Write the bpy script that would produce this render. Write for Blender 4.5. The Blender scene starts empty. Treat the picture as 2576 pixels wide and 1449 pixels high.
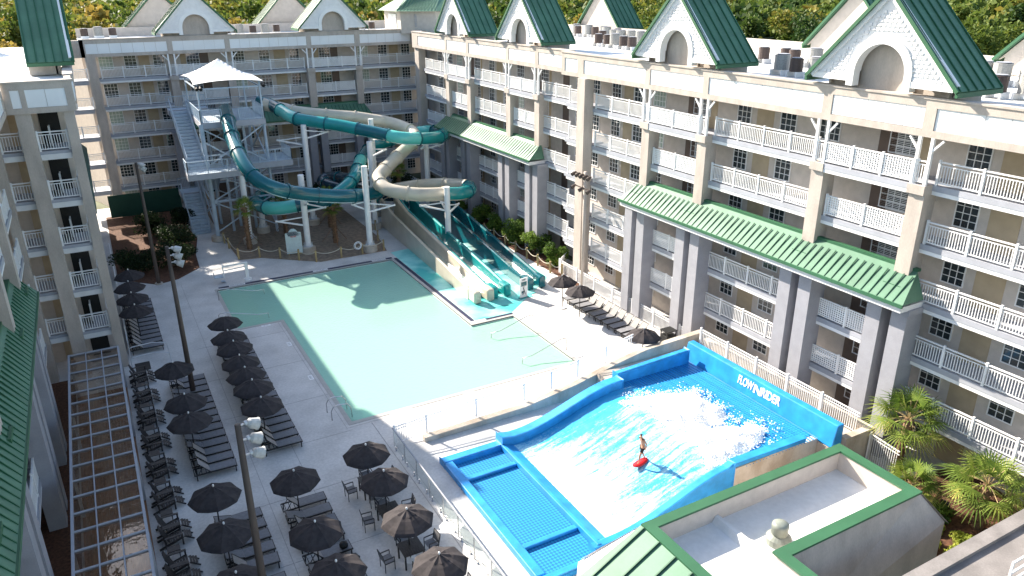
import bpy, math, random
import numpy as np
from mathutils import Vector, Matrix, noise
random.seed(7)
sc = bpy.context.scene
col = sc.collection
R = math.radians

# ------------------------------------------------------------ camera, sky, sun, exposure
cam_d = bpy.data.cameras.new("camera"); cam = bpy.data.objects.new("camera", cam_d); col.objects.link(cam)
yaw, pitch, roll = 0.5033, 0.3801, -0.0062
fw = Vector((math.sin(yaw)*math.cos(pitch), math.cos(yaw)*math.cos(pitch), -math.sin(pitch)))
rt = Vector((math.cos(yaw), -math.sin(yaw), 0)); upv = rt.cross(fw)
r2 = rt*math.cos(roll) + upv*math.sin(roll); u2 = -rt*math.sin(roll) + upv*math.cos(roll)
mm = Matrix((r2, u2, -fw)).transposed().to_4x4(); mm.translation = Vector((0, 0, 22))
cam.matrix_world = mm
cam_d.sensor_width = 36; cam_d.lens = 36*1905.8/2576; cam_d.clip_end = 3000; cam_d.clip_start = 0.5
sc.camera = cam
w = bpy.data.worlds.new("World"); sc.world = w; w.use_nodes = True
nt = w.node_tree; bg = nt.nodes['Background']; sky = nt.nodes.new('ShaderNodeTexSky')
SUN_EL = R(30.8); SUN_AZ = R(-22.4)
sky.sky_type = 'NISHITA'; sky.sun_disc = False; sky.sun_elevation = SUN_EL; sky.sun_rotation = SUN_AZ
sky.air_density = 1.2; sky.dust_density = 1.5; sky.ozone_density = 1.5
nt.links.new(sky.outputs[0], bg.inputs[0]); bg.inputs[1].default_value = 0.095
sd = bpy.data.lights.new("sun", 'SUN'); sd.energy = 5.0; sd.angle = R(0.5); sd.color = (1.0, 0.91, 0.78)
sun = bpy.data.objects.new("sun", sd); col.objects.link(sun)
sdir = Vector((0.60, -1.52, -1.0)).normalized()
sun.rotation_euler = sdir.to_track_quat('-Z', 'Y').to_euler(); sun.location = (-30, 80, 60)
sc.view_settings.view_transform = 'Standard'; sc.view_settings.look = 'None'
sc.view_settings.exposure = 1.6; sc.view_settings.gamma = 1
sc.render.engine = 'CYCLES'

# ------------------------------------------------------------ helpers
def tag(o, label=None, cat=None, group=None, kind=None):
    if label: o['label'] = label
    if cat: o['category'] = cat
    if group: o['group'] = group
    if kind: o['kind'] = kind
    return o
def empty(name, loc=(0, 0, 0), rz=0.0):
    o = bpy.data.objects.new(name, None); o.empty_display_size = 0.3
    o.location = loc; o.rotation_euler = (0, 0, rz); col.objects.link(o); return o
def copy_tree(o, parent=None):
    c = o.copy(); col.objects.link(c); c.parent = parent
    for ch in list(o.children): copy_tree(ch, c)
    return c

class MB:
    def __init__(s): s.v = []; s.f = []
    def add(s, vs, fs):
        n = len(s.v); s.v.extend(vs); s.f.extend([tuple(i+n for i in f) for f in fs]); return s
    def box(s, x0, x1, y0, y1, z0, z1):
        if x0 > x1: x0, x1 = x1, x0
        if y0 > y1: y0, y1 = y1, y0
        if z0 > z1: z0, z1 = z1, z0
        return s.add([(x0,y0,z0),(x1,y0,z0),(x1,y1,z0),(x0,y1,z0),(x0,y0,z1),(x1,y0,z1),(x1,y1,z1),(x0,y1,z1)],
              [(0,3,2,1),(4,5,6,7),(0,1,5,4),(1,2,6,5),(2,3,7,6),(3,0,4,7)])
    def bar(s, a, b, w_, h_=None):
        h_ = h_ or w_; a = Vector(a); b = Vector(b); d = (b-a).normalized()
        u = d.cross(Vector((0,0,1))); u = Vector((1,0,0)) if u.length < 1e-3 else u.normalized()
        v = u.cross(d).normalized(); vs = []
        for p in (a, b):
            for i, j in ((-1,-1),(1,-1),(1,1),(-1,1)): vs.append(tuple(p + u*i*w_/2 + v*j*h_/2))
        return s.add(vs, [(0,1,2,3),(7,6,5,4),(0,4,5,1),(1,5,6,2),(2,6,7,3),(3,7,4,0)])
    def tube(s, pts, r, n=8, caps=True, rs=None):
        pts = [Vector(p) for p in pts]; rings = []; pu = None
        for i, p in enumerate(pts):
            d = (pts[min(i+1, len(pts)-1)] - pts[max(i-1, 0)]).normalized()
            if pu is None:
                u = d.cross(Vector((0,0,1))); u = d.cross(Vector((1,0,0))) if u.length < 1e-3 else u
            else: u = pu - d*pu.dot(d)
            u.normalize(); pu = u; v = d.cross(u); rr = rs[i] if rs else r
            rings.append([tuple(p + (u*math.cos(2*math.pi*k/n) + v*math.sin(2*math.pi*k/n))*rr) for k in range(n)])
        vs = [q for rg in rings for q in rg]; fs = []
        for i in range(len(pts)-1):
            for k in range(n): fs.append((i*n+k, i*n+(k+1)%n, (i+1)*n+(k+1)%n, (i+1)*n+k))
        if caps: fs.append(tuple(range(n-1,-1,-1))); fs.append(tuple((len(pts)-1)*n+k for k in range(n)))
        return s.add(vs, fs)
    def lathe(s, prof, c=(0,0,0), n=16):
        vs = []; fs = []
        for r_, z in prof:
            for k in range(n): vs.append((c[0]+r_*math.cos(2*math.pi*k/n), c[1]+r_*math.sin(2*math.pi*k/n), c[2]+z))
        for i in range(len(prof)-1):
            for k in range(n): fs.append((i*n+k, i*n+(k+1)%n, (i+1)*n+(k+1)%n, (i+1)*n+k))
        return s.add(vs, fs)
    def prism(s, poly, z0, z1):
        n = len(poly); vs = [(x,y,z0) for x,y in poly] + [(x,y,z1) for x,y in poly]
        return s.add(vs, [tuple(range(n-1,-1,-1)), tuple(range(n,2*n))] + [(i,(i+1)%n,n+(i+1)%n,n+i) for i in range(n)])
    def extr(s, ring, off):
        n = len(ring); off = Vector(off); vs = list(map(tuple, ring)) + [tuple(Vector(p)+off) for p in ring]
        return s.add(vs, [tuple(range(n-1,-1,-1)), tuple(range(n,2*n))] + [(i,(i+1)%n,n+(i+1)%n,n+i) for i in range(n)])
    def build(s, name, mat, parent=None, smooth=False, T=None, bevel=0):
        me = bpy.data.meshes.new(name)
        vs = s.v if T is None else [T(*p) for p in s.v]
        me.from_pydata(vs, [], s.f); me.materials.append(mat)
        if smooth: me.polygons.foreach_set('use_smooth', [True]*len(me.polygons))
        me.update(); o = bpy.data.objects.new(name, me); col.objects.link(o); o.parent = parent
        if bevel:
            b = o.modifiers.new('b', 'BEVEL'); b.width = bevel; b.segments = 2; b.limit_method = 'ANGLE'
        return o

def pieces(mb, name, mat_, parent=None, **kw):
    """each connected piece of the builder becomes an object of its own"""
    pr = list(range(len(mb.v)))
    def find(a):
        while pr[a] != a: pr[a] = pr[pr[a]]; a = pr[a]
        return a
    for f in mb.f:
        for i in f[1:]: pr[find(i)] = find(f[0])
    gr = {}
    for f in mb.f: gr.setdefault(find(f[0]), []).append(f)
    out = []
    for fs in gr.values():
        ids = sorted({i for f in fs for i in f}); mp = {i: k for k, i in enumerate(ids)}; q = MB()
        q.add([mb.v[i] for i in ids], [tuple(mp[i] for i in f) for f in fs]); out.append(q.build(name, mat_, parent, **kw))
    return out

def np_mesh(name, V, F, mat, attr=None, smooth=False, parent=None):
    V = np.asarray(V, np.float32); F = np.asarray(F, np.int32); k = F.shape[1]
    me = bpy.data.meshes.new(name); me.vertices.add(len(V)); me.vertices.foreach_set('co', V.ravel())
    me.loops.add(F.size); me.loops.foreach_set('vertex_index', F.ravel())
    me.polygons.add(len(F)); me.polygons.foreach_set('loop_start', np.arange(0, F.size, k, dtype=np.int32))
    me.polygons.foreach_set('loop_total', np.full(len(F), k, np.int32))
    if smooth: me.polygons.foreach_set('use_smooth', np.ones(len(F), bool))
    me.update(); me.validate()
    if attr is not None:
        a = me.attributes.new('tint', 'FLOAT', 'POINT'); a.data.foreach_set('value', np.asarray(attr, np.float32))
    me.materials.append(mat)
    o = bpy.data.objects.new(name, me); col.objects.link(o); o.parent = parent; return o

# ------------------------------------------------------------ materials
def mat(name, c, rough=0.7, var=0.08, scale=3.0, metal=0, c2=None, stretch=None, bump=0.0, spec=0.4, coat=0, lo=.35, hi=.65, fine=0.0):
    m = bpy.data.materials.new(name); m.use_nodes = True; n = m.node_tree; b = n.nodes['Principled BSDF']
    b.inputs['Roughness'].default_value = rough; b.inputs['Metallic'].default_value = metal
    b.inputs['Specular IOR Level'].default_value = spec; b.inputs['Coat Weight'].default_value = coat
    tc = n.nodes.new('ShaderNodeTexCoord'); mp = n.nodes.new('ShaderNodeMapping'); ns = n.nodes.new('ShaderNodeTexNoise')
    geo = n.nodes.new('ShaderNodeNewGeometry')
    n.links.new(geo.outputs['Position'], mp.inputs[0])
    if stretch: mp.inputs['Scale'].default_value = stretch
    n.links.new(mp.outputs[0], ns.inputs['Vector']); ns.inputs['Scale'].default_value = scale; ns.inputs['Detail'].default_value = 6
    cr = n.nodes.new('ShaderNodeValToRGB'); n.links.new(ns.outputs[0], cr.inputs[0])
    if c2 is None:
        a = tuple(max(0, x*(1-var)) for x in c); d = tuple(min(1, x*(1+var)) for x in c)
    else: a, d = c, c2
    cr.color_ramp.elements[0].color = (*a, 1); cr.color_ramp.elements[1].color = (*d, 1)
    cr.color_ramp.elements[0].position = lo; cr.color_ramp.elements[1].position = hi
    out = cr.outputs[0]
    if fine:
        n2 = n.nodes.new('ShaderNodeTexNoise'); n2.inputs['Scale'].default_value = scale*14; n2.inputs['Detail'].default_value = 3
        n.links.new(mp.outputs[0], n2.inputs['Vector'])
        mr = n.nodes.new('ShaderNodeMapRange'); mr.inputs[1].default_value = .3; mr.inputs[2].default_value = .7
        mr.inputs[3].default_value = 1-fine; mr.inputs[4].default_value = 1+fine; n.links.new(n2.outputs[0], mr.inputs[0])
        mx = n.nodes.new('ShaderNodeVectorMath'); mx.operation = 'SCALE'; n.links.new(out, mx.inputs[0]); n.links.new(mr.outputs[0], mx.inputs[3]); out = mx.outputs[0]
    n.links.new(out, b.inputs['Base Color'])
    if bump:
        bp = n.nodes.new('ShaderNodeBump'); bp.inputs['Strength'].default_value = bump; bp.inputs['Distance'].default_value = .02
        n.links.new(ns.outputs[0], bp.inputs['Height']); n.links.new(bp.outputs[0], b.inputs['Normal'])
    return m

M = {}
M['wall'] = mat('stucco_cream', (.56,.50,.445), .85, .06, 2.5, fine=.05)
M['tan'] = mat('stucco_tan', (.45,.395,.35), .85, .11, 1.6, fine=.07, stretch=(1,1,.35))
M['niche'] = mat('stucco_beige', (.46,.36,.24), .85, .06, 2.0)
M['trim'] = mat('trim_grey', (.36,.37,.41), .7, .06, 2.0, fine=.04)
M['slabedge'] = mat('slab_paint', (.66,.66,.66), .6, .05, 2.0)
M['col'] = mat('column_paint', (.30,.30,.33), .75, .06, 1.5, fine=.05)
M['white'] = mat('white_paint', (.78,.78,.78), .45, .03, 2.0)
M['shingle'] = mat('white_shingle', (.76,.76,.77), .6, .04, 3.0)
M['panel'] = mat('white_panel', (.78,.79,.80), .5, .03, .8)
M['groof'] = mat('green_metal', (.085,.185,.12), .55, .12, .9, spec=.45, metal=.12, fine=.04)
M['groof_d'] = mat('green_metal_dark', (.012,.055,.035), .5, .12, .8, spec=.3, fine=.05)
M['gtrim'] = mat('green_trim', (.035,.12,.06), .5, .08, 1.0)
M['seam'] = mat('roof_seam', (.02,.10,.05), .5, .05, 1.0)
M['roofw'] = mat('white_roof', (.74,.74,.73), .7, .08, .35, fine=.05)
M['door'] = mat('brown_door', (.13,.09,.07), .5, .05, 2.0)
M['glass'] = mat('window_glass', (.03,.04,.045), .06, .3, .8, spec=.9)
M['curtain'] = mat('window_curtain', (.34,.42,.36), .25, .12, 6.0, stretch=(1,1,.05), spec=.7)
M['deck'] = mat('pool_deck', (.43,.42,.41), .75, .10, .55, c2=(.60,.585,.57), lo=.22, hi=.62, fine=.10, bump=.15)
M['deckline'] = mat('deck_joint', (.30,.29,.29), .9, .1, 2)
M['asphalt'] = mat('ground', (.10,.11,.06), .9, .3, .2)
M['sand'] = mat('bed_sand', (.25,.19,.14), .95, .22, 3.0, fine=.25, bump=.3)
M['mulch'] = mat('mulch', (.10,.045,.025), .95, .4, 8.0, fine=.5, bump=.6)
M['conc'] = mat('rough_concrete', (.36,.30,.24), .9, .12, .9, c2=(.52,.47,.41), stretch=(1,1,.6), fine=.06)
M['concg'] = mat('grey_concrete', (.20,.185,.18), .9, .15, 1.2, fine=.1)
M['steel'] = mat('galvanised', (.55,.57,.60), .45, .08, 2.0, metal=.2)
M['bluegrey'] = mat('blue_grey_steel', (.42,.50,.58), .45, .08, 2.0)
M['chrome'] = mat('stainless', (.55,.55,.56), .22, .05, 4, metal=.9)
M['pole'] = mat('rust_pole', (.085,.065,.055), .7, .2, 3.0, stretch=(1,1,.15))
M['lampg'] = mat('lamp_shell', (.50,.50,.49), .5, .12, 8)
M['wood'] = mat('brown_wood', (.24,.12,.06), .7, .25, 2.0, stretch=(8,.5,1))
M['post'] = mat('bollard_wood', (.36,.27,.13), .8, .2, 4.0, stretch=(1,1,.3))
M['rope'] = mat('rope', (.55,.50,.40), .9, .1, 20)
M['canvas'] = mat('umbrella_canvas', (.045,.039,.041), .85, .18, 5.0, spec=.2)
M['dark'] = mat('dark_frame', (.018,.017,.018), .45, .15, 5)
M['sling'] = mat('grey_sling', (.20,.20,.215), .8, .10, 9.0, fine=.1)
M['slingl'] = mat('light_sling', (.30,.28,.27), .8, .08, 9.0)
M['adir'] = mat('dark_plastic', (.030,.027,.028), .55, .2, 6)
M['black'] = mat('black', (.01,.01,.01), .6, .1, 5)
M['teal_d'] = mat('teal_dark', (.004,.10,.125), .16, .12, .8, coat=.6)
M['teal_m'] = mat('teal_mid', (.01,.24,.24), .16, .10, .8, coat=.6)
M['teal_l'] = mat('teal_light', (.10,.52,.46), .2, .08, .8, coat=.5)
M['navy'] = mat('slide_navy', (.006,.035,.06), .15, .2, 1.5, coat=.7)
M['beige'] = mat('slide_beige', (.52,.47,.38), .3, .08, .9, coat=.4)
M['pad'] = mat('splash_pad', (.05,.42,.40), .6, .1, .35, c2=(.32,.70,.64), lo=.42, hi=.60)
M['navytile'] = mat('navy_tile', (.015,.02,.06), .4, .2, 9)
M['blue'] = mat('ride_blue', (.018,.26,.62), .48, .16, 1.6, coat=.2)
M['bark'] = mat('bark', (.20,.12,.07), .95, .35, 5, bump=.5)
M['leaf'] = mat('leaf', (.05,.11,.018), .6, .3, 2)
M['canopy'] = mat('canopy_fabric', (.78,.76,.74), .7, .03, 1.5)
M['red'] = mat('board_red', (.62,.015,.02), .3, .05, 4)
M['skin'] = mat('skin', (.42,.20,.12), .55, .08, 8)
M['shorts'] = mat('black_shorts', (.012,.012,.014), .8, .2, 9)
M['signw'] = mat('sign_board', (.55,.66,.66), .5, .05, 4)
M['ink'] = mat('ink', (.02,.03,.05), .6, .1, 4)
M['inkred'] = mat('ink_red', (.5,.03,.03), .6, .1, 4)
M['ventg'] = mat('vent_metal', (.22,.24,.21), .5, .12, 3)
M['acbrown'] = mat('ac_brown', (.07,.05,.045), .6, .3, 12, stretch=(1,1,6))
M['acgrey'] = mat('ac_grey', (.30,.30,.29), .5, .25, 12, stretch=(1,1,6))

def leaf_mat(name, lo_c, mid_c, hi_c):
    m = bpy.data.materials.new(name); m.use_nodes = True; n = m.node_tree; b = n.nodes['Principled BSDF']
    a = n.nodes.new('ShaderNodeAttribute'); a.attribute_name = 'tint'
    cr = n.nodes.new('ShaderNodeValToRGB'); n.links.new(a.outputs['Fac'], cr.inputs[0])
    e = cr.color_ramp.elements; e[0].color = (*lo_c, 1); e[1].color = (*hi_c, 1); k = e.new(.5); k.color = (*mid_c, 1)
    n.links.new(cr.outputs[0], b.inputs['Base Color']); b.inputs['Roughness'].default_value = .65; b.inputs['Specular IOR Level'].default_value = .25
    tr = n.nodes.new('ShaderNodeBsdfTranslucent'); n.links.new(cr.outputs[0], tr.inputs[0])
    mx = n.nodes.new('ShaderNodeMixShader'); mx.inputs[0].default_value = .35
    n.links.new(b.outputs[0], mx.inputs[1]); n.links.new(tr.outputs[0], mx.inputs[2]); n.links.new(mx.outputs[0], n.nodes['Material Output'].inputs[0])
    return m
M['forest'] = leaf_mat('forest_leaf', (.03,.065,.015), (.13,.175,.028), (.32,.23,.05))
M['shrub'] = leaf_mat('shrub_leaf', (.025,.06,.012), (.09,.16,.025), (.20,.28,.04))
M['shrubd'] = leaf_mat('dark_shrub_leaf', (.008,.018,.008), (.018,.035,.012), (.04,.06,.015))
M['yel'] = leaf_mat('yellow_leaf', (.16,.22,.03), (.30,.34,.05), (.45,.45,.08))
M['palm'] = leaf_mat('palm_leaf', (.06,.12,.02), (.20,.27,.045), (.42,.40,.10))

def glassy(name, tint, gloss=.12, rough=.05, diff=0.0, dcol=(1,1,1), bump=0, bscale=3):
    m = bpy.data.materials.new(name); m.use_nodes = True; n = m.node_tree
    for x in list(n.nodes):
        if x.type == 'BSDF_PRINCIPLED': n.nodes.remove(x)
    o = n.nodes['Material Output']; t = n.nodes.new('ShaderNodeBsdfTransparent'); t.inputs[0].default_value = (*tint, 1)
    g = n.nodes.new('ShaderNodeBsdfGlossy'); g.inputs['Roughness'].default_value = rough
    fr = n.nodes.new('ShaderNodeFresnel'); fr.inputs[0].default_value = 1.33
    ad = n.nodes.new('ShaderNodeMath'); ad.operation = 'MULTIPLY'; ad.inputs[1].default_value = gloss*8; n.links.new(fr.outputs[0], ad.inputs[0]); ad.use_clamp = True
    mx = n.nodes.new('ShaderNodeMixShader'); n.links.new(ad.outputs[0], mx.inputs[0])
    d = n.nodes.new('ShaderNodeBsdfDiffuse'); d.inputs[0].default_value = (*dcol, 1)
    m2 = n.nodes.new('ShaderNodeMixShader'); m2.inputs[0].default_value = diff
    n.links.new(t.outputs[0], m2.inputs[1]); n.links.new(d.outputs[0], m2.inputs[2])
    n.links.new(m2.outputs[0], mx.inputs[1]); n.links.new(g.outputs[0], mx.inputs[2]); n.links.new(mx.outputs[0], o.inputs[0])
    if bump:
        ns = n.nodes.new('ShaderNodeTexNoise'); ns.inputs['Scale'].default_value = bscale; ns.inputs['Detail'].default_value = 4
        ge = n.nodes.new('ShaderNodeNewGeometry'); n.links.new(ge.outputs['Position'], ns.inputs['Vector'])
        bp = n.nodes.new('ShaderNodeBump'); bp.inputs['Strength'].default_value = bump; bp.inputs['Distance'].default_value = .05
        n.links.new(ns.outputs[0], bp.inputs['Height']); n.links.new(bp.outputs[0], g.inputs['Normal']); n.links.new(bp.outputs[0], fr.inputs['Normal'])
    return m
M['water'] = glassy('pool_water', (.50,.88,.77), .10, .04, .52, (.46,.73,.62), .9, 6)
M['fglass'] = glassy('fence_glass', (.88,.95,.94), .07, .02, .03, (.6,.7,.7))
M['pglass'] = glassy('pergola_sheet', (.80,.66,.55), .30, .05, .22, (.17,.10,.065), .6, 1.2)

def wave_mat():
    m = bpy.data.materials.new('wave_water'); m.use_nodes = True; n = m.node_tree; b = n.nodes['Principled BSDF']
    b.inputs['Roughness'].default_value = .25
    ge = n.nodes.new('ShaderNodeNewGeometry'); sep = n.nodes.new('ShaderNodeSeparateXYZ'); n.links.new(ge.outputs['Position'], sep.inputs[0])
    def noi(scale, st, det=5, dist=0.0):
        mp = n.nodes.new('ShaderNodeMapping'); mp.inputs['Scale'].default_value = st; mp.inputs['Rotation'].default_value = (0,0,R(-4))
        n.links.new(ge.outputs['Position'], mp.inputs[0]); x = n.nodes.new('ShaderNodeTexNoise'); x.inputs['Scale'].default_value = scale
        x.inputs['Detail'].default_value = det; x.inputs['Distortion'].default_value = dist; n.links.new(mp.outputs[0], x.inputs['Vector']); return x.outputs[0]
    a = noi(1.9, (.30, 2.4, .3), 9, .6); c = noi(7.0, (.8, 1.6, .5), 6, 1.4); d = noi(.35, (1,1,1), 3)
    def mth(op, x, y):
        k = n.nodes.new('ShaderNodeMath'); k.operation = op
        for i, v in enumerate((x, y)):
            if isinstance(v, (int, float)): k.inputs[i].default_value = v
            else: n.links.new(v, k.inputs[i])
        return k.outputs[0]
    # more foam near the nozzle (x 15.6..18) and near the crest (x > 21)
    mr = n.nodes.new('ShaderNodeMapRange'); mr.inputs[1].default_value = 15.6; mr.inputs[2].default_value = 19.5; mr.inputs[3].default_value = .17; mr.inputs[4].default_value = 0; n.links.new(sep.outputs[0], mr.inputs[0])
    m3 = n.nodes.new('ShaderNodeMapRange'); m3.inputs[1].default_value = 20.5; m3.inputs[2].default_value = 23; m3.inputs[3].default_value = 0; m3.inputs[4].default_value = .14; n.links.new(sep.outputs[0], m3.inputs[0])
    s = mth('ADD', mth('MULTIPLY', a, .55), mth('MULTIPLY', c, .38)); s = mth('ADD', s, mth('MULTIPLY', d, .22)); s = mth('ADD', s, mr.outputs[0]); s = mth('ADD', s, m3.outputs[0])
    m4 = n.nodes.new('ShaderNodeMapRange'); m4.inputs[1].default_value = 26.8; m4.inputs[2].default_value = 28.4; m4.inputs[3].default_value = 0; m4.inputs[4].default_value = -.22; n.links.new(sep.outputs[1], m4.inputs[0]); s = mth('ADD', s, m4.outputs[0])  # thinner foam by the far wall, with the wall's shadow band painted in
    m5 = n.nodes.new('ShaderNodeMapRange'); m5.inputs[1].default_value = 17.5; m5.inputs[2].default_value = 20.0; m5.inputs[3].default_value = 0; m5.inputs[4].default_value = -.045; n.links.new(sep.outputs[0], m5.inputs[0]); s = mth('ADD', s, m5.outputs[0])
    cr = n.nodes.new('ShaderNodeValToRGB'); n.links.new(s, cr.inputs[0])
    e = cr.color_ramp.elements; e[0].position = .47; e[0].color = (.04,.33,.62,1); e[1].position = .75; e[1].color = (.85,.9,.92,1)
    k = e.new(.59); k.color = (.32,.64,.78,1)
    n.links.new(cr.outputs[0], b.inputs['Base Color'])
    bp = n.nodes.new('ShaderNodeBump'); bp.inputs['Strength'].default_value = .6; bp.inputs['Distance'].default_value = .06
    n.links.new(s, bp.inputs['Height']); n.links.new(bp.outputs[0], b.inputs['Normal'])
    return m
M['wave'] = wave_mat()
M['foam'] = mat('foam', (.93,.94,.95), .8, .03, 3)
def perf_mat():
    m = mat('blue_grating', (.02,.30,.62), .5, .08, 1.0); n = m.node_tree; b = n.nodes['Principled BSDF']
    ge = n.nodes.new('ShaderNodeNewGeometry'); mp = n.nodes.new('ShaderNodeMapping'); mp.inputs['Scale'].default_value = (9, 9, 9); mp.inputs['Rotation'].default_value = (0,0,R(45))
    n.links.new(ge.outputs['Position'], mp.inputs[0]); ck = n.nodes.new('ShaderNodeTexChecker'); ck.inputs['Scale'].default_value = 1.0
    mv = n.nodes.new('ShaderNodeVectorMath'); mv.operation = 'MULTIPLY'; mv.inputs[1].default_value = (1,1,0); n.links.new(mp.outputs[0], mv.inputs[0])
    n.links.new(mv.outputs[0], ck.inputs['Vector']); ck.inputs['Color1'].default_value = (.004,.14,.38,1); ck.inputs['Color2'].default_value = (.02,.27,.54,1)
    n.links.new(ck.outputs['Color'], b.inputs['Base Color']); return m
M['grate'] = perf_mat()

# ------------------------------------------------------------ ground, deck and pool basin
def flat(rects, z, name, m, kind='structure'):
    b = MB()
    for x0, x1, y0, y1 in rects: b.add([(x0,y0,z),(x1,y0,z),(x1,y1,z),(x0,y1,z)], [(0,1,2,3)])
    o = b.build(name, m); tag(o, kind=kind); return o
flat([(-900,-6,-300,1500),(34,900,-300,1500),(-6,34,-300,8),(-6,34,90,1500)], -0.02, 'ground', M['asphalt'])
flat([(-6,6.4,8,90),(6.4,9.5,8,51),(6.4,9.5,59.2,90),(9.5,20.7,8,35.4),(9.5,20.7,59.2,90),(20.7,24,8,35.4),(20.7,24,43.5,90),(24,34,8,90)], 0, 'pool_deck', M['deck'])
joints = MB()
for x in (6.05, 4.0, -.6): joints.box(x, x+.02, 20, 51 if x > 5 else 62, .001, .006)
for y in (22, 26, 30.4, 34.6, 39, 44, 49): joints.box(3.4, 9.3, y, y+.02, .001, .007)
joints.box(9.05, 9.07, 34.9, 50.8, .001, .006); joints.box(9.05, 22.5, 34.88, 34.9, .001, .006)
for x in (10.4,): joints.box(x, x+.03, 16, 34.8, .001, .008)
tag(joints.build('deck_joints', M['deckline']), kind='structure')
basin = MB(); D = -1.15
M['basin'] = mat('pool_plaster', (.80,.86,.82), .7, .04, 1.5)
M['curb'] = mat('pool_coping', (.38,.37,.355), .6, .06, 3)
for x0,x1,y0,y1 in ((9.5,20.7,35.4,59.2),(6.4,9.5,51,59.2),(20.7,24,35.4,43.5)): basin.add([(x0,y0,D),(x1,y0,D),(x1,y1,D),(x0,y1,D)], [(0,1,2,3)])
segs = [((9.5,35.4),(24,35.4)),((24,35.4),(24,43.5)),((24,43.5),(20.7,43.5)),((20.7,43.5),(20.7,59.2)),((20.7,59.2),(6.4,59.2)),((6.4,59.2),(6.4,51)),((6.4,51),(9.5,51)),((9.5,51),(9.5,35.4))]
for a, c in segs: basin.add([(*a,D),(*c,D),(*c,0),(*a,0)], [(0,1,2,3)])
tag(basin.build('pool_basin', M['basin']), kind='structure')
st = MB()
for k in range(4): st.box(6.4, 7.1+.55*k, 51, 59.2, D, -.20-.22*k)
for k in range(5): st.box(24-.62*(k+1), 24-.62*k, 35.4, 43.5, D, -.16-.2*k)
M['stepm'] = mat('step_plaster', (.88,.84,.62), .7, .05, 1.5)
tag(st.build('pool_steps', M['stepm']), kind='structure')
sl = MB()
for k in range(4): sl.box(7.1+.55*k-.06, 7.1+.55*k, 51.02, 59.18, -.20-.22*k+.002, -.20-.22*k+.006)
for k in range(1, 6): sl.box(24-.62*k, 24-.62*k+.05, 35.42, 43.48, -.16-.2*(k-1)+.002, -.16-.2*(k-1)+.006)
tag(sl.build('step_edging', M['bluegrey']), kind='structure')
cp = MB()
for x0,x1,y0,y1 in ((9.25,24.25,35.12,35.4),(24,24.25,35.4,43.5),(20.7,24.25,43.5,43.75),(20.7,20.95,43.75,59.2),(6.15,20.95,59.2,59.45),(6.15,6.4,50.75,59.2),(6.4,9.5,50.75,51),(9.25,9.5,35.4,50.75)): cp.box(x0,x1,y0,y1,-.06,.02)
tag(cp.build('pool_coping', M['curb']), kind='structure')
nv = MB()
for x0,x1,y0,y1 in ((6.5,20.9,59.47,59.8),(20.98,21.25,43.8,59.4),(20.75,24.2,43.77,44.0)): nv.box(x0,x1,y0,y1,.001,.02)
tag(nv.build('navy_tile_band', M['navytile']), kind='structure')
wt = MB()
for x0,x1,y0,y1 in ((9.5,20.7,35.4,59.2),(6.4,9.5,51,59.2),(20.7,24,35.4,43.5)): wt.add([(x0,y0,-.1),(x1,y0,-.1),(x1,y1,-.1),(x0,y1,-.1)], [(0,1,2,3)])
tag(wt.build('pool_water', M['water']), kind='structure')
# depth markings printed at the pool edge
def text(body, size, loc, rot, m, name, parent=None, ext=.004, align='CENTER', sx=1, bold=0):
    cu = bpy.data.curves.new(name, 'FONT'); cu.body = body; cu.size = size; cu.extrude = ext; cu.align_x = align; cu.align_y = 'CENTER'; cu.offset = bold
    t = bpy.data.objects.new(name+'_src', cu); col.objects.link(t); bpy.context.view_layer.update()
    me = bpy.data.meshes.new_from_object(t); bpy.data.objects.remove(t)
    me.materials.clear(); me.materials.append(m); o = bpy.data.objects.new(name, me); col.objects.link(o)
    o.location = loc; o.rotation_euler = rot; o.scale = (sx, 1, 1); o.parent = parent; return o
# bed, splash pad, planting beds
tag(MB().prism([(9.0,76),(9.2,65.7),(11,65.3),(13.3,63.3),(15.2,61.7),(21.2,61.7),(21.9,66),(21.9,84),(31.0,84),(31.0,86),(9,86)], .004, .03).build('sand_bed', M['sand']), kind='structure')
tag(MB().prism([(-.3,65.5),(2.4,62.9),(4.0,63.4),(5.9,65.4),(6.1,69),(6.9,74),(6,86),(-.3,86)], .004, .05).build('mulch_bed', M['mulch']), kind='structure')
tag(MB().prism([(31.1,46),(33.4,46),(33.4,80),(31.1,80)], .004, .06).build('mulch_strip', M['mulch']), kind='structure')
tag(MB().prism([(26.6,8),(33.8,8),(33.8,16.8),(30.2,17.6),(27.2,17.4)], .004, .08).build('planting_bed', M['mulch']), kind='structure')
tag(MB().prism([(21.3,44.05),(24.2,44.05),(30.2,48.8),(30.9,60.9),(29.0,61.2),(22.4,61.2),(21.3,61)], .004, .012).build('splash_pad', M['pad']), kind='structure')
pp = MB(); rr = random.Random(3)
for i in range(14):
    x = 21.8+rr.random()*5.5; y = 45+rr.random()*14; pp.box(x, x+.9+rr.random(), y, y+.9+rr.random()*1.4, .0125+.003*i, .0140+.003*i)
tag(pp.build('splash_pad_tiles', mat('pad_tiles', (.12,.52,.50), .6, .1, .2, c2=(.45,.78,.72), lo=.45, hi=.55)), kind='structure')

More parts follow.
